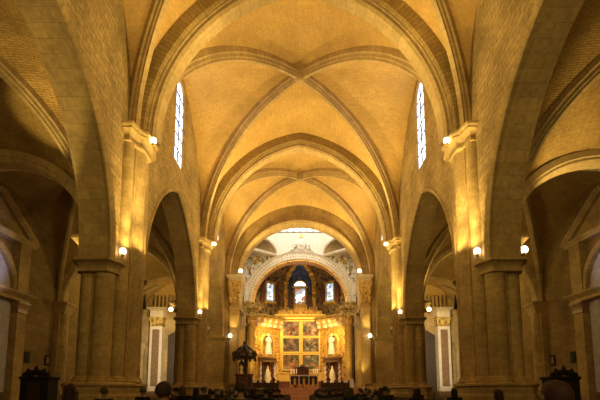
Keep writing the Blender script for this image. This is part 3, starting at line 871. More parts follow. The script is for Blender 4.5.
# ------------------------------------------------------------------ main altarpiece
RY = 60.3
re = thing('altarpiece', 'great gilded altarpiece of six painted panels in the centre of the apse', 'altarpiece', (0.1, RY, PF))
RB, RT = 3.75 - PF, 11.15 - PF
mb = MB(); mb.box(-3.0, 3.0, 0, .5, RB, RT); mb.build('backboard', M['gold'], re)
colx = [(-2.42, -.22), (.28, 2.48)]; rowz = [(4.15, 6.1), (6.55, 8.4), (8.75, 10.75)]
pc = [[(.10, .03, .02), (.55, .10, .04), (.12, .10, .05), (.75, .45, .22), (.2, .22, .12), (.45, .2, .08)],
      [(.16, .18, .14), (.6, .14, .05), (.65, .5, .3), (.45, .08, .03), (.25, .2, .1), (.5, .35, .15)],
      [(.07, .05, .03), (.35, .15, .07), (.12, .1, .06), (.5, .3, .15), (.2, .12, .08)],
      [(.10, .07, .04), (.35, .2, .1), (.2, .14, .07), (.6, .4, .2), (.12, .12, .1)],
      [(.25, .14, .05), (.7, .22, .06), (.35, .3, .12), (.75, .45, .2), (.15, .13, .07)],
      [(.15, .14, .08), (.65, .16, .06), (.3, .25, .12), (.7, .5, .28), (.18, .2, .12)]]
n_ = 0
for r, (z0, z1) in enumerate(reversed(rowz)):
    for c_, (x0, x1) in enumerate(colx):
        fr = MB()
        z0l, z1l = z0 - PF, z1 - PF
        for bx in ((x0 - .2, x0, z0l - .2, z1l + .2), (x1, x1 + .2, z0l - .2, z1l + .2), (x0, x1, z0l - .2, z0l), (x0, x1, z1l, z1l + .2)):
            fr.box(bx[0], bx[1], -.22, .0, bx[2], bx[3])
        f = fr.build('panel_frame', M['gold'], re)
        pm = MB(); pm.box(x0, x1, -.08, 0, z0l, z1l)
        pnl = pm.build('painted_panel', painting('panel_%d' % n_, pc[n_], n_ + 1), f)
        n_ += 1
mb = MB()
for s in (-1, 1):
    pass
for s in (-1, 1):
    c_ = MB(); x = s * 3.25
    c_.lathe((x, -.1, 0), [(.34, RB), (.3, RB + .4), (.24, RB + .6), (.22, RT - .8), (.3, RT - .5), (.36, RT - .2)], 12)
    for k in range(14): c_.ball((x + s * .14 * math.sin(k * 1.9), -.34, RB + .6 + k * .46), .19, .14, .24, 8, 6)
    c_.build('carved_column', M['goldrelief'], re)
co = MB(); co.loft([(-3.5, -.4), (3.5, -.4), (3.5, .5), (-3.5, .5)], [(0, RT - .1), (.0, RT + .15), (.12, RT + .25), (.2, RT + .42), (.2, RT + .52), (.1, RT + .58)]); co.build('cornice', M['gold'], re)
cr = MB()
rr = random.Random(5)
for k in range(27):
    x = -3.2 + 6.4 * k / 26; hgt = .75 * (1 - abs(x) / 5.5) + .25 * rr.random() + (.9 if abs(x) < .8 else 0)
    cr.ball((x, 0, RT + .5 + hgt * .5), .17, .16, .25 + hgt * .5, 8, 6)
    if k % 4 == 2: cr.ball((x, 0, RT + .9 + hgt), .12, .12, .2, 8, 6)
cr.build('crest', M['goldrelief'], re)
pr = MB(); pr.box(-3.4, 3.4, -.5, .5, .9, RB); pr.box(-3.5, 3.5, -.6, .5, RB - .18, RB); pr.build('predella', M['gold'], re)
lo = MB(); lo.box(-3.4, 3.4, -.4, .5, 0, .9); lo.build('altarpiece_base', M['redwood'], re)

# ------------------------------------------------------------------ side retables on the angled apse walls
for s in (-1, 1):
    a, c = Vector((s * 6.35, 56.7, 0)), Vector((s * 2.9, 60.4, 0)); 
    mid = a.lerp(c, .5); inw = Vector((0, 54, 0)) - mid; inw.z = 0
    d = (c - a).normalized() if s < 0 else (a - c).normalized()
    t = thing('side_retable', 'gilded %s side retable with white niche statue under a coffered hood' % SIDE[s], 'retable', (mid.x, mid.y, PF), math.atan2(d.y, d.x), 'side retables')
    hw = (c - a).length / 2
    mb = MB(); mb.box(-hw, hw, -.2, .35, 0, 9.3); rr = random.Random(9)
    for k in range(40):
        x = (1.2 + 1.3 * rr.random()) * (1 if k % 2 else -1); z = 4.2 + 3.5 * rr.random()
        mb.ball((x, -.25, z), .1 + .14 * rr.random(), .14, .12 + .2 * rr.random(), 8, 5)
    mb.build('gilded_wall', M['goldrelief'], t)
    # niche with arch
    q = arch_path(0, .95, .95, 6.0, 14); path = [(-.95, 4.4)] + q + [(.95, 4.4)]
    mb = MB(); mb.sweep([(p[0], -.3, p[1]) for p in path], [(n[0], 0, n[1]) for n in path_normals(path)], (0, -1, 0), [(-.1, 0), (.25, 0), (.25, .2), (.1, .32), (-.1, .32)]); mb.build('niche_arch', M['gold'], t)
    mb = MB(); mb.poly([(p[0], -.22, p[1]) for p in path]); mb.build('niche_back', M['golddark'], t)
    mb = MB(); mb.box(-.8, .8, -.9, -.2, 4.05, 4.4); mb.build('niche_sill', M['gold'], t)
    figure(t, 0, -.6, 4.4, 2.75, M['statue'], 'statue')
    # lower shrine
    mb = MB(); mb.box(-.62, .62, -.28, -.2, .7, 3.4); mb.build('shrine_recess', M['redwood'], t)
    for sx in (-1, 1):
        for o_ in (0, 1):
            tw = MB(); x = sx * (.85 + .42 * o_)
            P = []
            for i in range(29):
                z = .7 + 2.7 * i / 28; P.append((x + .05 * math.cos(i * .9), -.5 + .05 * math.sin(i * .9), z))
            tw.tube(P, [.13 + .03 * math.sin(i * 1.8) for i in range(29)], 8)
            tw.build('twisted_column', M['statue'] if o_ else M['redwood'], t)
    mb = MB(); mb.box(-1.5, 1.5, -.85, -.2, 3.4, 3.55); mb.box(-1.4, 1.4, -.75, -.2, 3.55, 3.85); mb.box(-1.55, 1.55, -.9, -.2, 3.85, 4.0); mb.build('shrine_entablature', M['darkmarble'], t)
    mb = MB(); mb.box(-1.5, 1.5, -.95, -.2, 0, .7); mb.build('shrine_base', M['darkmarble'], t)
    mb = MB(); mb.lathe((0, -.5, .7), [(0, 0), (.5, 0), (.46, .5), (.36, 1.2), (.2, 1.75), (.12, 1.85), (.14, 2.0), (.1, 2.15), (0, 2.25)], 16); mb.build('robed_statue', M['alabaster'], t)
    # coffered hood
    P = []
    for i in range(9):
        th = PI / 2 * i / 8
        P.append([(x, -.2 - .95 * math.sin(th), 7.9 + 1.35 * (math.sin(th * .9))) for x in [-hw * .95 + 1.9 * hw * j / 14 for j in range(15)]])
    mb = MB(); mb.grid(P); mb.build('hood', M['gold'], t)
    for j in range(5):
        x = -hw * .84 + j * hw * .42
        for i in range(2):
            mb = MB(); mb.box(x - .2, x + .2, -.95 - .12 * i, -.5 - .3 * i, 8.05 + .6 * i, 8.5 + .6 * i); mb.build('coffer', M['alabaster'], t)
    mb = MB(); mb.loft([(-hw, -1.1), (hw, -1.1), (hw, .2), (-hw, .2)], [(0, 9.2), (.1, 9.35), (.1, 9.5), (0, 9.6)]); mb.build('hood_cornice', M['golddark'], t)
    # large column at the outer edge of the presbytery
    k = thing('presbytery_column', 'tall gilded column with composite capital at the %s edge of the presbytery' % SIDE[s], 'column', (s * 6.0, Y4 + .3, 0), 0, 'presbytery columns')
    mb = MB(); mb.lathe((0, 0, 0), [(.5, PF + 1.0), (.42, PF + 1.3), (.42, 9.0), (.46, 9.1)], 18); mb.build('column_shaft', M['gold'], k)
    mb = MB(); mb.lathe((0, 0, 0), [(.42, 9.1), (.4, 9.3), (.5, 9.6), (.46, 9.7), (.66, 10.25), (.6, 10.3), (.72, 10.4), (.72, 10.5)], 18)
    for j in range(8): mb.ball((.5 * math.cos(j * PI / 4), .5 * math.sin(j * PI / 4), 9.8), .13, .13, .28, 6, 5)
    mb.build('column_capital', M['goldrelief'], k)
    mb = MB(); mb.box(-.6, .6, -.6, .6, 0, PF + .6); mb.box(-.52, .52, -.52, .52, PF + .6, PF + 1.0); mb.build('column_pedestal', M['marble'], k)
    mb = MB(); mb.box(-.85, .85, -.7, .9, 10.5, 10.9); mb.box(-.7, .7, -.6, .9, 10.9, 11.4); mb.box(-.95, .95, -.85, .9, 11.4, PZ - .55); mb.build('entablature_block', M['golddark'], k)
    # pilaster strip beside it, with medallion
    k = thing('pilaster', 'tall honey coloured pilaster with gilt medallion next to the %s crossing pier' % SIDE[s], 'pilaster', (s * 7.5, Y4 - .1, 0), 0, 'crossing pilasters')
    mb = MB(); mb.box(-.75, .75, -.3, .1, .6, 9.2); mb.build('pilaster_shaft', M['honey'], k)
    mb = MB(); mb.box(-.5, .5, -.36, -.29, 1.6, 8.6); mb.build('inset_panel', M['gold'], k)
    mb = MB(); mb.ball((0, -.36, 4.5), .35, .1, .5, 14, 8); mb.build('medallion', M['golddark'], k)
    mb = MB(); mb.box(-.9, .9, -.4, .1, 9.2, 9.5); mb.box(-.82, .82, -.35, .1, 9.5, 11.9); mb.build('pilaster_head', M['honey'], k)
    mb = MB(); mb.box(-.9, .9, -.45, .1, 0, .6); mb.build('pilaster_base', M['marble'], k)

# ------------------------------------------------------------------ altar table, candles, chair, pulpit, furnishings
t = thing('altar_table', 'altar table with white cloth and small gilt statuettes along its front', 'altar', (0.45, 50.5, PF))
mb = MB(); mb.box(-1.65, 1.65, -.5, .5, 1.3, 1.44); mb.build('tabletop', M['cloth'], t)
mb = MB(); mb.box(-1.5, 1.5, -.3, .45, 0, 1.3); mb.build('table_body', M['wood'], t)
for x in (-1.55, -.55, .55, 1.55):
    mb = MB(); mb.lathe((x, -.42, 0), [(.09, 0), (.06, .2), (.07, .9), (.05, 1.1), (.1, 1.3)], 10); mb.build('leg', M['marble'], t)
for x in (-1.05, 0., 1.05): figure(t, x, -.38, .35, .8, M['gold'], 'statuette')
mb = MB(); mb.box(-1.6, 1.6, -.5, -.3, 0, .35); mb.build('table_step', M['silver'], t)
for k, x in enumerate((-1.45, -1.15, -.85, 1.1, 1.35, 1.55)):
    c_ = thing('candlestick', 'slim white candle in gilt stick on the altar, %s' % ['first from the left end', 'second from the left end', 'third from the left end', 'third from the right end', 'second from the right end', 'last at the right end'][k], 'candlestick', (.45 + x, 50.55, PF + 1.44), 0, 'altar candlesticks')
    mb = MB(); mb.lathe((0, 0, 0), [(0, 0), (.08, 0), (.03, .05), (.03, .18), (.06, .2), (0, .2)], 10); mb.build('stick', M['gold'], c_)
    mb = MB(); mb.lathe((0, 0, .2), [(.03, 0), (.03, .5), (0, .52)], 8); mb.build('candle', M['candle'], c_)
t = thing('celebrant_chair', 'high backed dark red chair behind the altar table', 'chair', (0.25, 54.5, PF))
mb = MB(); mb.box(-.85, .85, .3, .45, .5, 2.6); mb.lathe((0, .38, 2.6), [(.35, 0), (.2, .2), (0, .3)], 10); mb.build('backrest', M['redwood'], t)
mb = MB(); mb.box(-.8, .8, -.4, .35, .45, .62); mb.build('seat', M['redwood'], t)
for sx in (-1, 1):
    mb = MB(); mb.box(sx * .78 - .07, sx * .78 + .07, -.4, .4, 0, 1.0); mb.build('armrest', M['wood'], t)
for s in (-1, 1):
    t = thing('choir_bench', 'row of dark red choir seats on the %s of the altar' % SIDE[s], 'bench', (s * 3.7, 46.0, .75), 0, 'choir benches')
    mb = MB(); mb.box(-1.5, 1.5, .3, .42, .0, 1.35); mb.build('backrest', M['wood'], t)
    for k in range(5):
        mb = MB(); mb.lathe((-1.4 + .7 * k, .36, 1.35), [(.16, 0), (.12, .12), (.14, .18), (0, .32)], 8); mb.build('finial', M['redwood'], t)
    mb = MB(); mb.box(-1.5, 1.5, -.2, .35, 0, .5); mb.build('seat', M['wood'], t)
for k in range(2):
    s = (-1, 1)[k]
    t = thing('paschal_stand', 'dark turned candle stand rising at the %s of the altar' % SIDE[s], 'stand', (s * 2.75 + (.3 if s > 0 else -.0), 46.6, .75), 0)
    mb = MB(); mb.lathe((0, 0, 0), [(0, 0), (.3, 0), (.28, .1), (.1, .25), (.14, .5), (.08, .8), (.13, 1.1), (.09, 1.5), (.17, 1.62), (.17, 1.75), (0, 1.75)], 12); mb.build('stand_body', M['black'], t)
    mb = MB(); mb.lathe((0, 0, 1.75), [(.07, 0), (.07, .2), (0, .22)], 10); mb.build('candle', M['redwood'], t)
# pulpit
t = thing('pulpit', 'dark red wooden pulpit under a crown shaped sounding board by the left crossing pier', 'pulpit', (-4.92, 39.0, 0))
mb = MB(); octp = [(.78 * math.cos(PI / 8 + k * PI / 4), .78 * math.sin(PI / 8 + k * PI / 4)) for k in range(8)]
mb.loft(octp, [(-.2, 1.3), (0, 1.45), (0, 2.55), (.08, 2.6), (.08, 2.72)]); mb.build('pulpit_body', M['redwood'], t)
for k in range(8):
    a, c = octp[k], octp[(k + 1) % 8]
    mm = Vector(((a[0] + c[0]) / 2, (a[1] + c[1]) / 2)); n = mm.normalized(); tn = Vector((-n.y, n.x))
    pb = MB(); pb.poly([tuple((mm * 1.02 + tn * q).to_3d() + Vector((0, 0, z))) for q, z in ((-.2, 1.6), (.2, 1.6), (.2, 2.45), (-.2, 2.45))]); pb.build('carved_panel', M['wood'], t)
mb = MB(); mb.lathe((0, 0, 0), [(.55, 0), (.5, .2), (.22, .35), (.2, 1.0), (.5, 1.3), (.6, 1.35)], 12); mb.build('pulpit_foot', M['darkmarble'], t)
mb = MB(); mb.loft(octp, [(.1, 4.05), (.26, 4.1), (.3, 4.3), (.2, 4.42), (-.1, 4.5)])
for k in range(8):
    x, y = octp[k]; mb.ball((x * 1.28, y * 1.28, 4.5), .16, .16, .24, 8, 6); mb.ball((x * 1.3, y * 1.3, 3.98), .1, .1, .15, 8, 5)
mb.build('sounding_board', M['wood'], t)
cw = MB()
for k in range(8):
    x, y = octp[k]
    cw.tube([(x * f, y * f, z) for f, z in ((1.05, 4.45), (1.0, 4.75), (.75, 4.95), (.45, 5.1), (.2, 5.25), (0.0, 5.35))], [.12, .11, .1, .1, .09, .07], 8)
cw.ball((0, 0, 5.45), .17, .17, .24, 10, 6); cw.lathe((0, 0, 4.5), [(.6, 0), (.5, .25), (.25, .5), (0, .6)], 10); cw.build('crown', M['wood'], t)
mb = MB(); mb.box(-.14, .14, .66, .76, 2.7, 4.1); mb.build('back_post', M['wood'], t)
figure_t = thing('pulpit_statuette', 'small pale figure standing on the rim of the pulpit', 'statuette', (-5.1, 38.35, 2.72))
mb = MB(); mb.box(-.22, .22, -.02, .12, 0, .95); mb.ball((0, .05, .95), .22, .08, .2, 10, 6); mb.build('niche_back', M['wood'], figure_t)
figure(figure_t, 0, -.03, 0, .8, M['alabaster'], 'figure')

# ------------------------------------------------------------------ aisles
AX0, AX1 = WB + .1, OUT
AT = [11.1, 11.1, 12.0, 11.9]
for s in (-1, 1):
    b = MB(); 
    b.poly([(s * OUT, -1, 0), (s * OUT, PY[3] + .5, 0), (s * OUT, PY[3] + .5, 14), (s * OUT, -1, 14)])
    struct(b.build('wall_%s_aisle' % SIDE[s], M['aislewall_shaded']), 'dim outer wall of the %s aisle' % SIDE[s])
    xa, xb = (AX0, AX1) if s > 0 else (-AX1, -AX0)
    for i, (y0, y1) in enumerate(BAYS):
        b, dg = vault(xa, xb, y0 + .2, y1 - .2, 7.35, AT[i], AT[i + 1], 13.1, 13.5, n=20)
        struct(b.build('ceiling', M['aisleweb'], sharp=50), 'dark brick web of the %s aisle vault, %s bay' % (SIDE[s], NAMES[i]), 'ceiling')
        dd = dict(dg)
        for k, (ca_, cb_) in enumerate((((-1, -1), (1, 1)), ((1, -1), (-1, 1)))):
            mb = MB(); rib_half(mb, dd[ca_], .22, .4); rib_half(mb, dd[cb_], .22, .4)
            far_wall = (k == 0) == (s < 0)
            tag(mb.build('aisle_rib', M['rib']), 'stone rib of %s aisle vault, %s bay, near end on %s' % (SIDE[s], NAMES[i], 'outer wall' if far_wall else 'nave pier'), 'rib', 'aisle vault ribs')
    for i in (1, 2, 3):
        xm, hx = s * (AX0 + AX1) / 2, (AX1 - AX0) / 2
        q = arch_path(xm, hx, AT[i] - 7.35, 7.35, 24); nr = [(-n[0], -n[1]) for n in path_normals(q)]
        mb = MB(); mb.sweep([(p[0], PY[i], p[1]) for p in q], [(n[0], 0, n[1]) for n in nr], (0, 1, 0),
            [(-.45, -.1), (-.45, .16), (-.38, .2), (-.38, .3), (-.28, .4), (.28, .4), (.38, .3), (.38, .2), (.45, .16), (.45, -.1)], caps=False)
        tag(mb.build('aisle_arch', M['rib']), 'round transverse arch across the %s aisle at the %s' % (SIDE[s], ['', 'first pier', 'second pier', 'transept entrance'][i]), 'arch', 'aisle transverse arches')
    # wall responds
    for i in (1, 2):
        k = thing('wall_respond', 'half column on the outer wall of the %s aisle opposite the %s pier' % (SIDE[s], ['', 'first', 'second'][i]), 'respond', (s * OUT, PY[i], 0), 0 if s < 0 else PI, 'aisle wall responds')
        mb = MB(); mb.box(0, .35, -.6, .6, 1.4, 7.0); mb.lathe((.3, 0, 0), [(.42, 1.4), (.4, 1.6), (.4, 6.8)], 16); mb.build('respond_shaft', M['ashlar'], k)
        mb = MB(); mb.loft([(0, -.65), (.65, -.5), (.65, .5), (0, .65)], [(0, 6.6), (.05, 6.9), (.2, 7.2), (.25, 7.25), (.25, 7.4)]); mb.build('respond_capital', M['ashlar'], k)
        mb = MB(); mb.box(0, .9, -.8, .8, 0, 1.4); mb.build('respond_base', M['ashlar'], k)
    # chapel front with pediment (bay 2)
    cy = 23.3
    k = thing('chapel_front', 'classical chapel front with pediment over a round arch on the %s aisle wall' % SIDE[s], 'chapel', (s * (OUT - .02), cy, 0), -PI / 2 if s > 0 else PI / 2, 'chapel fronts')
    # local: x along the wall, -y into the aisle
    if s > 0: k.rotation_euler = (0, 0, -PI / 2)
    sg = -1
    hw = 3.1
    EN = 6.7
    for sx in (-1, 1):
        mb = MB(); mb.box(sx * 2.5 - .42, sx * 2.5 + .42, -.45, 0, 1.2, EN - .9); mb.box(sx * 2.5 - .5, sx * 2.5 + .5, -.5, 0, 0, 1.2); mb.build('pilaster', M['ashlar'], k)
        mb = MB(); mb.loft([(sx * 2.5 - .42, -.45), (sx * 2.5 + .42, -.45), (sx * 2.5 + .42, 0), (sx * 2.5 - .42, 0)], [(0, EN - .9), (.04, EN - .85), (.02, EN - .7), (.12, EN - .35), (.15, EN - .3), (.15, EN - .2)]); mb.build('pilaster_capital', M['darkmarble'], k)
        mb = MB(); mb.box(sx * 2.5 - .5, sx * 2.5 + .5, -.4, 0, EN + .3, 10.0); mb.build('upper_pilaster', M['ashlar'], k)
    mb = MB(); mb.loft([(-hw, -.5), (hw, -.5), (hw, 0), (-hw, 0)], [(0, EN - .2), (0, EN - .02), (.12, EN + .1), (.25, EN + .2), (.25, EN + .3), (0, EN + .32)]); mb.build('entablature', M['ashlar'], k)
    q = arch_path(0, 1.85, 2.3, EN + .35, 18)
    mb = MB(); mb.sweep([(p[0], -.1, p[1]) for p in q], [(n[0], 0, n[1]) for n in path_normals(q)], (0, -1, 0), [(-.1, 0), (.2, 0), (.25, .1), (.2, .35), (-.1, .4)]); mb.build('arch_ring', M['ashlar'], k)
    mb = MB(); mb.poly([(p[0], -.05, p[1]) for p in q]); mb.build('lunette', M['bluegrey'], k)
    mb = MB(); mb.poly([(-2.05, -.05, 1.2), (2.05, -.05, 1.2), (2.05, -.05, EN - .2), (-2.05, -.05, EN - .2)]); mb.build('chapel_panel', M['bluegrey'], k)
    for x in (-.55, .0, .55):
        mb = MB(); mb.box(x - .2, x + .2, -.12, -.04, EN + .5, EN + 1.0); mb.box(x - .2, x + .2, -.12, -.04, EN + 1.25, EN + 1.6); mb.build('niche', M['black'], k)
    pz = 10.0
    mb = MB(); mb.loft([(-3.3, -.45), (3.3, -.45), (3.3, 0), (-3.3, 0)], [(0, pz), (.05, pz + .1), (.15, pz + .2), (.15, pz + .3), (0, pz + .32)]); mb.build('pediment_base', M['rib'], k)
    mb = MB(); mb.poly([(-3.2, -.15, pz + .3), (3.2, -.15, pz + .3), (0, -.15, pz + 2.3)]); mb.build('tympanum', M['ashlar'], k)
    for sx in (-1, 1):
        mb = MB(); d = Vector((-sx * 3.5, 0, 2.1)).normalized(); nn = Vector((sx * d.z, 0, abs(d.x)))
        mb.sweep([(sx * 3.5, 0, pz + .3), (0, 0, pz + 2.4)], [tuple(nn)] * 2, (0, -1, 0), [(0, -.05), (.3, -.05), (.5, .12), (.5, .22), (0, .3)]); mb.build('raking_cornice', M['rib'], k)

    # small plaques
    for j, (py, pzz) in enumerate(((27.3, 3.35), (29.5, 3.3))):
        w = thing('wall_plaque', 'small dark framed plaque on the %s aisle wall, %s' % (SIDE[s], ['above the confessional', 'beside the far respond'][j]), 'plaque', (s * (OUT - .03), py, pzz), 0, 'aisle plaques')
        mb = MB(); mb.box(-.04, .04, -.25, .25, -.34, .34); mb.build('plaque_frame', M['black'], w)
        mb = MB(); mb.box(*sorted((-s * .06, -s * .045)), -.15, .15, -.22, .22); mb.build('plaque_face', M['darkmarble'] if j else M['black'], w)
    # confessional
    k = thing('confessional', 'tall black confessional with carved crest standing in the %s aisle' % SIDE[s], 'confessional', (s * 13.3, 22.6, 0), 0, 'confessionals')
    mb = MB(); mb.box(-.7, .7, -.45, .45, 0, 1.85); mb.build('booth', M['black'], k)
    mb = MB(); mb.loft([(-.7, -.45), (.7, -.45), (.7, .45), (-.7, .45)], [(0, 1.8), (.06, 1.88), (.08, 1.96), (0, 2.0)]); mb.build('cornice', M['black'], k)
    mb = MB(); mb.box(-.3, .3, -.5, -.43, 0, 1.7); mb.build('door', M['wood'], k)
    mb = MB()
    for j in range(7): mb.ball((-.6 + .2 * j, -.35, 2.02 + .08 * (j % 2) + .18 * (3 - abs(3 - j)) / 3), .13, .1, .2 + .05 * (j % 2), 8, 6)
    mb.build('crest', M['black'], k)
    # candle bracket on the big pier
    k = thing('iron_bracket', 'small dark iron bracket with spikes on the flank of the %s large pier' % SIDE[s], 'bracket', (s * (WF - .05), PY[1] + 1.05, 4.9), 0, 'pier brackets')
    mb = MB(); mb.box(-.06, .06, -.06, .06, -.5, .6); mb.tube([(0, 0, 0), (-s * .28, 0, .08)], .05, 6); mb.build('bracket_arm', M['black'], k)
    mb = MB(); mb.tube([(-s * .28, 0, -.15), (-s * .28, 0, .5)], [.08, .02], 6); mb.tube([(0, 0, .6), (0, 0, 1.0)], [.08, .01], 6); mb.build('spike', M['black'], k)

# ------------------------------------------------------------------ transept ends seen through the aisles
for s in (-1, 1):
    TY = 52.5
    b = MB(); b.poly([(s * 6.9, TY + 1.2, 0), (s * 24, TY + 1.2, 0), (s * 24, TY + 1.2, 20), (s * 6.9, TY + 1.2, 20)])
    struct(b.build('wall_transept_%s' % SIDE[s], M['ashlar']), 'east wall of the %s transept' % SIDE[s])
    b = MB(); b.poly([(s * 22, PY[3] - 3, 0), (s * 22, TY + 1.2, 0), (s * 22, TY + 1.2, 20), (s * 22, PY[3] - 3, 20)])
    struct(b.build('wall_transept_end_%s' % SIDE[s], M['ashlar']), 'end wall of the %s transept' % SIDE[s])
    b = MB(); P = []
    q = arch_path((PY[3] + TY + 1) / 2, 6.6, 6.2, 11.2, 18)
    b.grid([[(s * 6.95, p[0], p[1]), (s * 24, p[0], p[1])] for p in q], [[(0, i * .5), (17, i * .5)] for i in range(len(q))])
    struct(b.build('ceiling', M['web']), 'yellow lit barrel vault of the %s transept' % SIDE[s], 'ceiling')
    k = thing('transept_portal', 'pale marble portal with giant pilasters and arch in the %s transept' % SIDE[s], 'portal', (s * 14.0, TY + 1.2, 0), 0, 'transept portals')
    # local x away from the nave = s
    for xx, nm in ((-3.0, 0), (3.4, 1)):
        x = s * xx
        mb = MB(); mb.box(x - .75, x + .75, -1.0, 0, 1.2, 9.0); mb.build('pilaster', M['marble'], k)
        mb = MB(); mb.box(x - .42, x + .42, -1.06, -.98, 1.8, 8.6); mb.build('inset_panel', M['darkmarble'], k)
        mb = MB(); mb.loft([(x - .75, -1.0), (x + .75, -1.0), (x + .75, 0), (x - .75, 0)], [(0, 9.0), (.08, 9.1), (0, 9.2), (.05, 9.7), (.2, 10.0), (.2, 10.1)]); mb.build('pilaster_capital', M['golddark'], k)
        mb = MB(); mb.loft([(x - .8, -1.05), (x + .8, -1.05), (x + .8, 0), (x - .8, 0)], [(0, 10.1), (0, 10.9), (.1, 11.0), (.35, 11.15), (.35, 11.3), (0, 11.35)]); mb.build('entablature', M['marble'], k)
        mb = MB(); mb.box(x - 1.0, x + 1.0, -1.2, 0, 0, 1.2); mb.build('pedestal', M['darkmarble'], k)
        mb = MB(); x2 = x + s * 1.7
        mb.lathe((x2, -.7, 0), [(.4, 1.2), (.32, 1.4), (.3, 6.0), (.45, 6.3), (.5, 6.5), (.5, 6.9), (.6, 7.0), (.6, 7.1), (0, 7.1)], 16); mb.build('side_column', M['ashlar'], k)
    q = arch_path(0, 5.4, 4.2, 10.4, 28)
    mb = MB(); mb.sweep([(p[0], -1.2, p[1]) for p in q], [(n[0], 0, n[1]) for n in path_normals(q)], (0, -1, 0), [(-1.2, 0), (.1, 0), (.1, .2), (.0, .28), (.1, .4), (.15, .6), (-1.2, .7)]); mb.build('arch_ring', M['ashlar'], k)
    mb = MB(); mb.sweep([(p[0], -1.1, p[1]) for p in q], [(n[0], 0, n[1]) for n in path_normals(q)], (0, -1, 0), [(-1.2, .7), (.05, .7), (.05, 1.7), (-1.2, 1.7)]); mb.build('outer_ring', M['band'], k)
    mb = MB(); mb.poly([(-2.2, -.05, 0), (2.6, -.05, 0), (2.6, -.05, 8), (.2, -.05, 9.5), (-2.2, -.05, 8)]); mb.build('doorway', M['wood'], k)  # flat dark sheet painting the darkness inside the opening
    for j in range(6):
        x = s * (4.8 + .0) if False else s * (1.4 + .45 * j)
        mb = MB(); mb.lathe((x, -.9, 0), [(.14, 11.35), (.1, 11.5), (.1, 12.6), (.14, 12.7)], 8); mb.build('baluster', M['ashlar'], k)

# ------------------------------------------------------------------ floodlamps
def make_lamp():
    t = thing('floodlamp', '', 'lamp')
    mb = MB(); mb.lathe((0, 0, 0), [(0, -.02), (.05, 0), (.07, .08), (.06, .12), (0, .12)], 12); mb.build('lamp_housing', M['golddark'], t)
    mb = MB(); mb.ball((0, 0, .2), .12, .12, .13, 14, 10); mb.build('lamp_lens', M['lamp'], t)
    mb = MB(); mb.tube([(0, 0, .02), (0, 0, -.1)], .02, 8); mb.build('bracket', M['golddark'], t)
    return t
L0 = make_lamp()
def lamp(x, y, z, label, scale=1.0, first=[True]):
    if first[0]: o = L0; first[0] = False; o.location = (x, y, z); o['label'] = label; o['group'] = 'floodlamps'
    else: o = dup(L0, (x, y, z), 0, label, 'floodlamps')
    o.scale = (scale,) * 3
    return o
WARM = (1.0, .73, .24)
def spot(loc, to, e, ang, col=None, blend=.6, r=.15):
    col = col or WARM
    d = bpy.data.lights.new('spot', 'SPOT'); d.energy = e; d.color = col; d.spot_size = math.radians(ang); d.spot_blend = blend; d.shadow_soft_size = r
    o = bpy.data.objects.new('lamp_and_fill_beam', d); C.objects.link(o); o.location = loc  # shared by the visible floodlamps and the added spots
    o.rotation_euler = (Vector(to) - Vector(loc)).to_track_quat('-Z', 'Y').to_euler()
    return o
def point(loc, e, col=WARM, r=.3):
    d = bpy.data.lights.new('point', 'POINT'); d.energy = e; d.color = col; d.shadow_soft_size = r
    o = bpy.data.objects.new('fill_glow', d); C.objects.link(o); o.location = loc  # point lights are added fill, none has a fixture
    return o

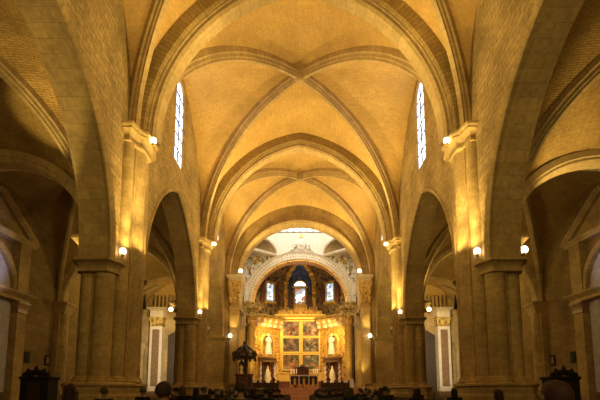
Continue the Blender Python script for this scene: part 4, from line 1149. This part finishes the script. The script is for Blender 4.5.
G = 1.0
for s in (-1, 1):
    sd = SIDE[s]
    for i in (1, 2):
        y = PY[i]; nm = ['', 'large', 'second'][i]
        # upper lamp on the capital, throwing light up into the vault
        lamp(s * 6.12, y - .3, 11.42, 'bright floodlamp on the capital of the %s %s pier' % (nm, sd), 1.1)
        spot((s * 5.9, y + .9, 12.2), (s * -1.0, y + 6.0, 19.5), (750 if i == 1 else 700) * G, 125)
        spot((s * 5.9, y - .9, 12.2), (s * -1.0, y - 6.0, 19.5), (800 if i == 1 else 2100) * G, 120)
        # lower lamps grazing the shafts
        lamp(s * 6.78, y - 1.2, ZI + .22, 'small floodlamp glowing at the foot of the lit shafts on the %s %s pier' % (nm, sd), 1.05)
        spot((s * 6.35, y - 1.5, ZI + .3), (s * 6.78, y - .75, 11.0), 1000 * G, 46, r=.06, blend=.8)
        spot((s * 5.75, y - .7, ZI + .3), (s * 6.55, y - .2, 11.2), 1000 * G, 42, r=.06, blend=.8)
        spot((s * 6.2, y - 1.6, ZI + .5), (s * 6.9, y - .6, 8.0), 190 * G, 80, r=.08)
        spot((s * 5.8, y - .3, ZI + .5), (s * 6.6, y, 8.0), 170 * G, 80, r=.08)
        spot((s * 6.1, y + 1.2, ZI + .4), (s * 6.9, y + .6, 10.0), 200 * G, 75, r=.08)
        # aisle side lamp
        lamp(s * 8.98, y + (.9 if s < 0 and i == 1 else -.45), ZI + .5, 'floodlamp on the aisle side of the %s %s pier' % (nm, sd), 1.2)
        if s < 0 and i == 1:
            spot((s * 8.5, y - 1.9, 8.0), (s * 8.7, y - 4.2, 11.8), 900 * G, 58)
            spot((s * 9.3, y - 3.2, 7.4), (s * 9.62, y - 2.1, 11), 700 * G, 34)
        else:
            if i == 1: spot((s * 9.7, y - .9, 7.5), (s * 13.2, y - 1.9, 11.6), 1100 * G, 100)
            else: spot((s * 8.95, y - .7, ZI + 1.35), (s * 12.0, y - 5, 12.5), (260 if s > 0 else 110) * G, 130)
        spot((s * 9.2, y - .8, ZI + .4), (s * 8.8, y - .3, 8.0), 60 * G, 70)
        spot((s * 8.95, y + .7, ZI + 1.35), (s * 12.0, y + 5, 12.5), ((230 if s > 0 else 50) if i == 1 else 900) * G, 120)
        # extra spots added at the capitals to brighten the opposite nave wall
        spot((s * 5.9, y - 1.0, 12.3), (-s * 7.0, y - 5.5, 13.5), (2000 if i == 1 else 1100) * G, 80)
        spot((s * 5.9, y + 1.0, 12.3), (-s * 7.0, y + 5.0, 13.5), 800 * G, 80)
    # crossing pier lamps
    lamp(s * 5.5, PY[3] - 1.55, 11.95, 'small floodlamp above the gilded capital of the %s crossing pier' % sd, 1.5)
    spot((s * 5.3, PY[3] - 1.7, 12.4), (s * -1.5, PY[3] - 6, 19.5), 2200 * G, 130)
    lamp(s * 6.3, PY[3] - 1.9, 5.9, 'floodlamp at mid height on the %s crossing pier' % sd, 1.4)
    spot((s * 6.2, PY[3] - 1.9, 6.3), (s * 6.0, PY[3] - 1.2, 11), 350 * G, 70)
    spot((s * 5.0, PY[3] - 2.0, 2.0), (s * 5.8, PY[3] - .9, 7), 300 * G, 70)
    # transepts
    spot((s * 12, 43.5, 9.0), (s * 14, 50, 17), 2200 * G, 120)
    spot((s * 14.0, 44.0, 6.5), (s * 17, 53.0, 6), 3200 * G, 65, col=(1, .85, .55))
    point((s * 12.5, 35.5, 7.5), 350 * G, WARM, .5)  # fill added to light the far aisle vault
    spot((s * 13.2, 22.0, 6.0), (s * 17, 22.5, 8.3), (420 if s < 0 else 160), 60, col=(.66, .62, 1.0))  # cool spot added to tint and brighten the chapel lunette
    # crossing
    spot((s * 5.0, PY[3] + 1.2, 13.0), (s * 2, Y4, 18), 420 * G, 110, col=(1, .84, .55))
    # presbytery: lamps behind the arch
    spot((s * 4.2, Y4 + 1.0, 9.5), (s * 3.2, 60.5, 6.5), 700 * G, 120, col=WARM)
    spot((s * 2.2, Y4 - 1.5, 12.3), (s * .5, 60.3, 7.0), 900 * G, 80, col=WARM)
    point((s * 4.0, 56.6, 12.4), 100 * G, WARM, .3)  # fill added to bring out the gold of the upper apse
    spot((s * 4.6, 49.5, 3.0), (s * 6.6, 54, 6.5), 420 * G, 60)  # spot added in front of the arch to brighten outer columns and pilasters
# bay nearest the viewer: unseen spots added to brighten its walls and vaults
for s in (-1, 1):
    spot((s * 5.9, PY[0] + .9, 12.3), (-s * 7.0, 12.5, 13.0), 1700 * G, 85)
    spot((s * 6.0, PY[0] + .9, 12.2), (s * -1, PY[0] + 6.5, 19.5), 500 * G, 125)
    spot((s * 8.9, PY[0] + .8, 7.8), (s * 12, 11, 13), 350 * G, 120)
# added fill without fixtures, lifting the lower piers and walls
point((0, 22, 9.0), 160 * G, WARM, 1.0); point((0, 35, 9), 160 * G, WARM, 1.0)
for s in (-1, 1): point((s * 3.5, -4.0, 8.0), 900 * G, WARM, 1.0); point((s * 12.5, -3.0, 7.0), (160 if s > 0 else 60) * G, WARM, 1.0)  # fill added behind the viewer for the near pier faces
# day light of the lantern
d = bpy.data.lights.new('area', 'AREA'); d.energy = 900; d.size = 7; d.color = (1, .93, .8)
o = bpy.data.objects.new('lantern_daylight', d); C.objects.link(o); o.location = (0, 47.8, 27.5); o.rotation_euler = (0, 0, 0)

# ------------------------------------------------------------------ pews and congregation
def make_pew():
    t = thing('pew', '', 'pew', group='pews')
    mb = MB(); mb.box(-2.3, 2.3, -.25, .2, .40, .46); mb.build('seat', M['wood'], t)
    mb = MB(); mb.box(-2.3, 2.3, -.30, -.25, .35, .92); mb.box(-2.3, 2.3, -.33, -.22, .9, .95); mb.build('backrest', M['wood'], t)
    for sx in (-1, 1):
        mb = MB(); mb.box(sx * 2.32 - .03, sx * 2.32 + .03, -.33, .25, 0, .9); mb.build('end_panel', M['wood'], t)
    return t
def skin_mesh(name, verts, edges, radii, levels=1):
    me = bpy.data.meshes.new(name); me.from_pydata(verts, edges, []); o = bpy.data.objects.new(name, me); C.objects.link(o)
    md = o.modifiers.new('s', 'SKIN'); md.use_smooth_shade = True
    for i, r in enumerate(radii):
        sv = me.skin_vertices[0].data[i]; sv.radius = r if isinstance(r, tuple) else (r, r); sv.use_root = (i == 0)
    sd = o.modifiers.new('d', 'SUBSURF'); sd.levels = levels; sd.render_levels = levels
    dg = bpy.context.evaluated_depsgraph_get(); dg.update()
    out = bpy.data.meshes.new_from_object(o.evaluated_get(dg)); out.name = name
    bpy.data.objects.remove(o); return out
def J(coat=0.0):
    k = coat
    V = [(0, 0, .55), (0, .0, .75), (0, .01, .95), (0, 0, 1.04), (0, .0, 1.10), (0, .02, 1.16), (0, .02, 1.23), (0, .01, 1.30),
         (.17, 0, .985), (.23, .06, .75), (.13, .30, .64), (-.17, 0, .985), (-.23, .06, .75), (-.13, .30, .64),
         (.1, .04, .53), (.12, .44, .52), (.12, .46, .10), (.12, .60, .05), (-.1, .04, .53), (-.12, .44, .52), (-.12, .46, .10), (-.12, .60, .05)]
    E = [(0, 1), (1, 2), (2, 3), (3, 4), (4, 5), (5, 6), (6, 7), (2, 8), (8, 9), (9, 10), (2, 11), (11, 12), (12, 13), (0, 14), (14, 15), (15, 16), (16, 17), (0, 18), (18, 19), (19, 20), (20, 21)]
    R = [(.16, .13), (.15, .12), (.17, .12), (.07, .065), .058, (.068, .075), (.082, .10), (.055, .07), .075, .05, .035, .075, .05, .035, .09, .07, .045, .04, .09, .07, .045, .04]
    return V, E, R
V, E, R = J()
body_me = skin_mesh('person', V, E, R, 2)
ci = [0, 1, 2, 3, 8, 9, 10, 11, 12, 13]
cm = {v: i for i, v in enumerate(ci)}
CV = [V[i] for i in ci]; CE = [(cm[a], cm[b]) for a, b in E if a in cm and b in cm]
CR = []
for i in ci:
    r = R[i]; r = r if isinstance(r, tuple) else (r, r); CR.append((r[0] + .022, r[1] + .022))
coat_me = skin_mesh('coat', CV, CE, CR, 2)
ti = [0, 14, 15, 16, 18, 19, 20]; tm = {v: i for i, v in enumerate(ti)}
trous_me = skin_mesh('trousers', [V[i] for i in ti], [(tm[a], tm[b]) for a, b in E if a in tm and b in tm], [(.17, .14), .105, .085, .065, .105, .085, .065], 1)
def hair_mesh(long):
    b = MB(); P = []
    for i in range(9):
        th = (PI * .62 if not long else PI * .55) * i / 8
        P.append([(.098 * math.sin(th) * math.cos(2 * PI * j / 16), -.005 + .118 * math.sin(th) * math.sin(2 * PI * j / 16) - .012 * i / 8, 1.235 + .112 * math.cos(th) - (0.0 if math.sin(2 * PI * j / 16) < .4 else -.05 * i / 8)) for j in range(17)])
    if long:
        P.append([(.105 * math.cos(2 * PI * j / 16), -.03 + .10 * math.sin(2 * PI * j / 16) * (1 if math.sin(2 * PI * j / 16) < 0 else .3), 1.12) for j in range(17)])
        P.append([(.10 * math.cos(2 * PI * j / 16), -.05 + .08 * math.sin(2 * PI * j / 16) * (1 if math.sin(2 * PI * j / 16) < 0 else .2), 1.03) for j in range(17)])
    b.grid(P)
    o = b.build('hair', M['skin']); me = o.data; bpy.data.objects.remove(o); return me
hairs = [hair_mesh(False), hair_mesh(True)]
def ear_nose():
    b = MB(); b.tube([(0, .115, 1.235), (0, .142, 1.205), (0, .125, 1.195)], [.012, .016, .012], 6)
    for s in (-1, 1): b.ball((s * .088, 0, 1.22), .012, .025, .034, 8, 6)
    for s in (-1, 1): b.ball((s * .032, .108, 1.235), .012, .008, .008, 8, 5)
    b.box(-.025, .025, .108, .117, 1.168, 1.175)
    o = b.build('face', M['skin']); me = o.data; bpy.data.objects.remove(o); return me
face_me = ear_nose()
HC = {'black': (.008, .006, .005), 'dark brown': (.025, .012, .006), 'brown': (.06, .03, .014), 'grey': (.16, .14, .12), 'white': (.34, .30, .26), 'fair': (.16, .09, .035), 'reddish': (.07, .016, .008)}
CC = {'black': (.008, .008, .009), 'navy': (.01, .013, .03), 'charcoal': (.02, .02, .02), 'brown': (.04, .022, .012), 'maroon': (.045, .008, .008), 'olive': (.03, .028, .012), 'cream': (.28, .22, .14)}
HM = {k: noisy('hair_' + k.replace(' ', '_'), tuple(x * .3 for x in v), tuple(x * .5 for x in v), 20, .75) for k, v in HC.items()}
CM = {k: noisy('coat_' + k, tuple(x * .4 for x in v), tuple(x * .6 for x in v), 14, .9) for k, v in CC.items()}
for me in (body_me, coat_me, trous_me): me.materials.clear(); me.materials.append(M['skin'])
def add_mesh(name, me, mat, parent):
    o = bpy.data.objects.new(name, me); C.objects.link(o); o.parent = parent
    o.material_slots[0].link = 'OBJECT'; o.material_slots[0].material = mat
    return o
def person(x, y, label, hair, coat, long, z=0, sc=1.0, rz=0):
    t = thing('person', label, 'person', (x, y, z), rz, 'seated congregation')
    t.scale = (sc,) * 3
    b = add_mesh('body', body_me, M['skin'], t)
    add_mesh('face', face_me, M['skin'], b)
    add_mesh('hair', hairs[1 if long else 0], HM[hair], t)
    add_mesh('coat', coat_me, CM[coat], t)
    add_mesh('trousers', trous_me, CM['black'], t)
rnd = random.Random(21)
pew0 = None
rows = [8.4 + 1.5 * k for k in range(19)]
NR = len(rows)
words_n = ['front', 'second', 'third', 'fourth', 'fifth', 'sixth', 'seventh', 'eighth', 'ninth', 'tenth', 'eleventh', 'twelfth', 'thirteenth', 'fourteenth', 'fifteenth', 'sixteenth', 'seventeenth', 'eighteenth', 'nineteenth']
for ri, y in enumerate(rows):
    fr = NR - 1 - ri
    for s in (-1, 1):
        lab = 'dark wooden pew, %s row from the altar on the %s of the aisle' % (words_n[fr], SIDE[s])
        if pew0 is None:
            pew0 = make_pew(); pew0.location = (s * 3.1, y, 0); pew0['label'] = lab
        else:
            dup(pew0, (s * 3.1, y, 0), 0, lab)
        occ = .36 if y > 14 else .17
        for k in range(7):
            if rnd.random() > occ: continue
            x = s * (1.15 + .65 * k) + rnd.uniform(-.07, .07)
            if abs(x / y) > .62: continue
            h = rnd.choice(['black', 'black', 'dark brown', 'dark brown', 'brown', 'grey', 'reddish', 'fair'] + (['white'] if y > 20 else [])); c_ = rnd.choice(['black', 'black', 'navy', 'charcoal', 'charcoal', 'brown', 'maroon', 'olive'] )
            person(x, y - .02, '%s haired person in %s coat, %s seat from aisle, %s pew from altar, %s' % (h, c_, words_n[k] if k else 'first', words_n[fr], SIDE[s]), h, c_, rnd.random() < .35, z=0, sc=rnd.uniform(.97, 1.09), rz=rnd.uniform(-.2, .2))
# two people close to the viewer
person(1.85, 3.2, 'reddish haired person seen close from behind, in front of the right confessional', 'reddish', 'maroon', True, sc=1.02)
person(-1.72, 5.6, 'brown haired person close to viewer, large head against the bright left transept pilaster', 'brown', 'black', False, sc=1.05)

# ------------------------------------------------------------------ world, camera
w = bpy.data.worlds.new('world'); SC.world = w; w.use_nodes = True
bg = w.node_tree.nodes.get('Background') or w.node_tree.nodes.new('ShaderNodeBackground')
bg.inputs[0].default_value = (.9, .6, .3, 1); bg.inputs[1].default_value = .01
cam = bpy.data.cameras.new('camera'); co_ = bpy.data.objects.new('camera', cam); C.objects.link(co_)
co_.location = (0, 0, EYE); co_.rotation_euler = (math.radians(90 + 7.3), 0, 0)
cam.sensor_width = 36; cam.lens = 440 / 600 * 36; cam.shift_y = 134 / 600; cam.clip_end = 300
SC.camera = co_
SC.view_settings.view_transform = 'Standard'; SC.view_settings.look = 'None'; SC.view_settings.exposure = 0; SC.view_settings.gamma = 1
SC.cycles.use_denoising = True
SC.cycles.max_bounces = 6; SC.cycles.diffuse_bounces = 4; SC.cycles.glossy_bounces = 2
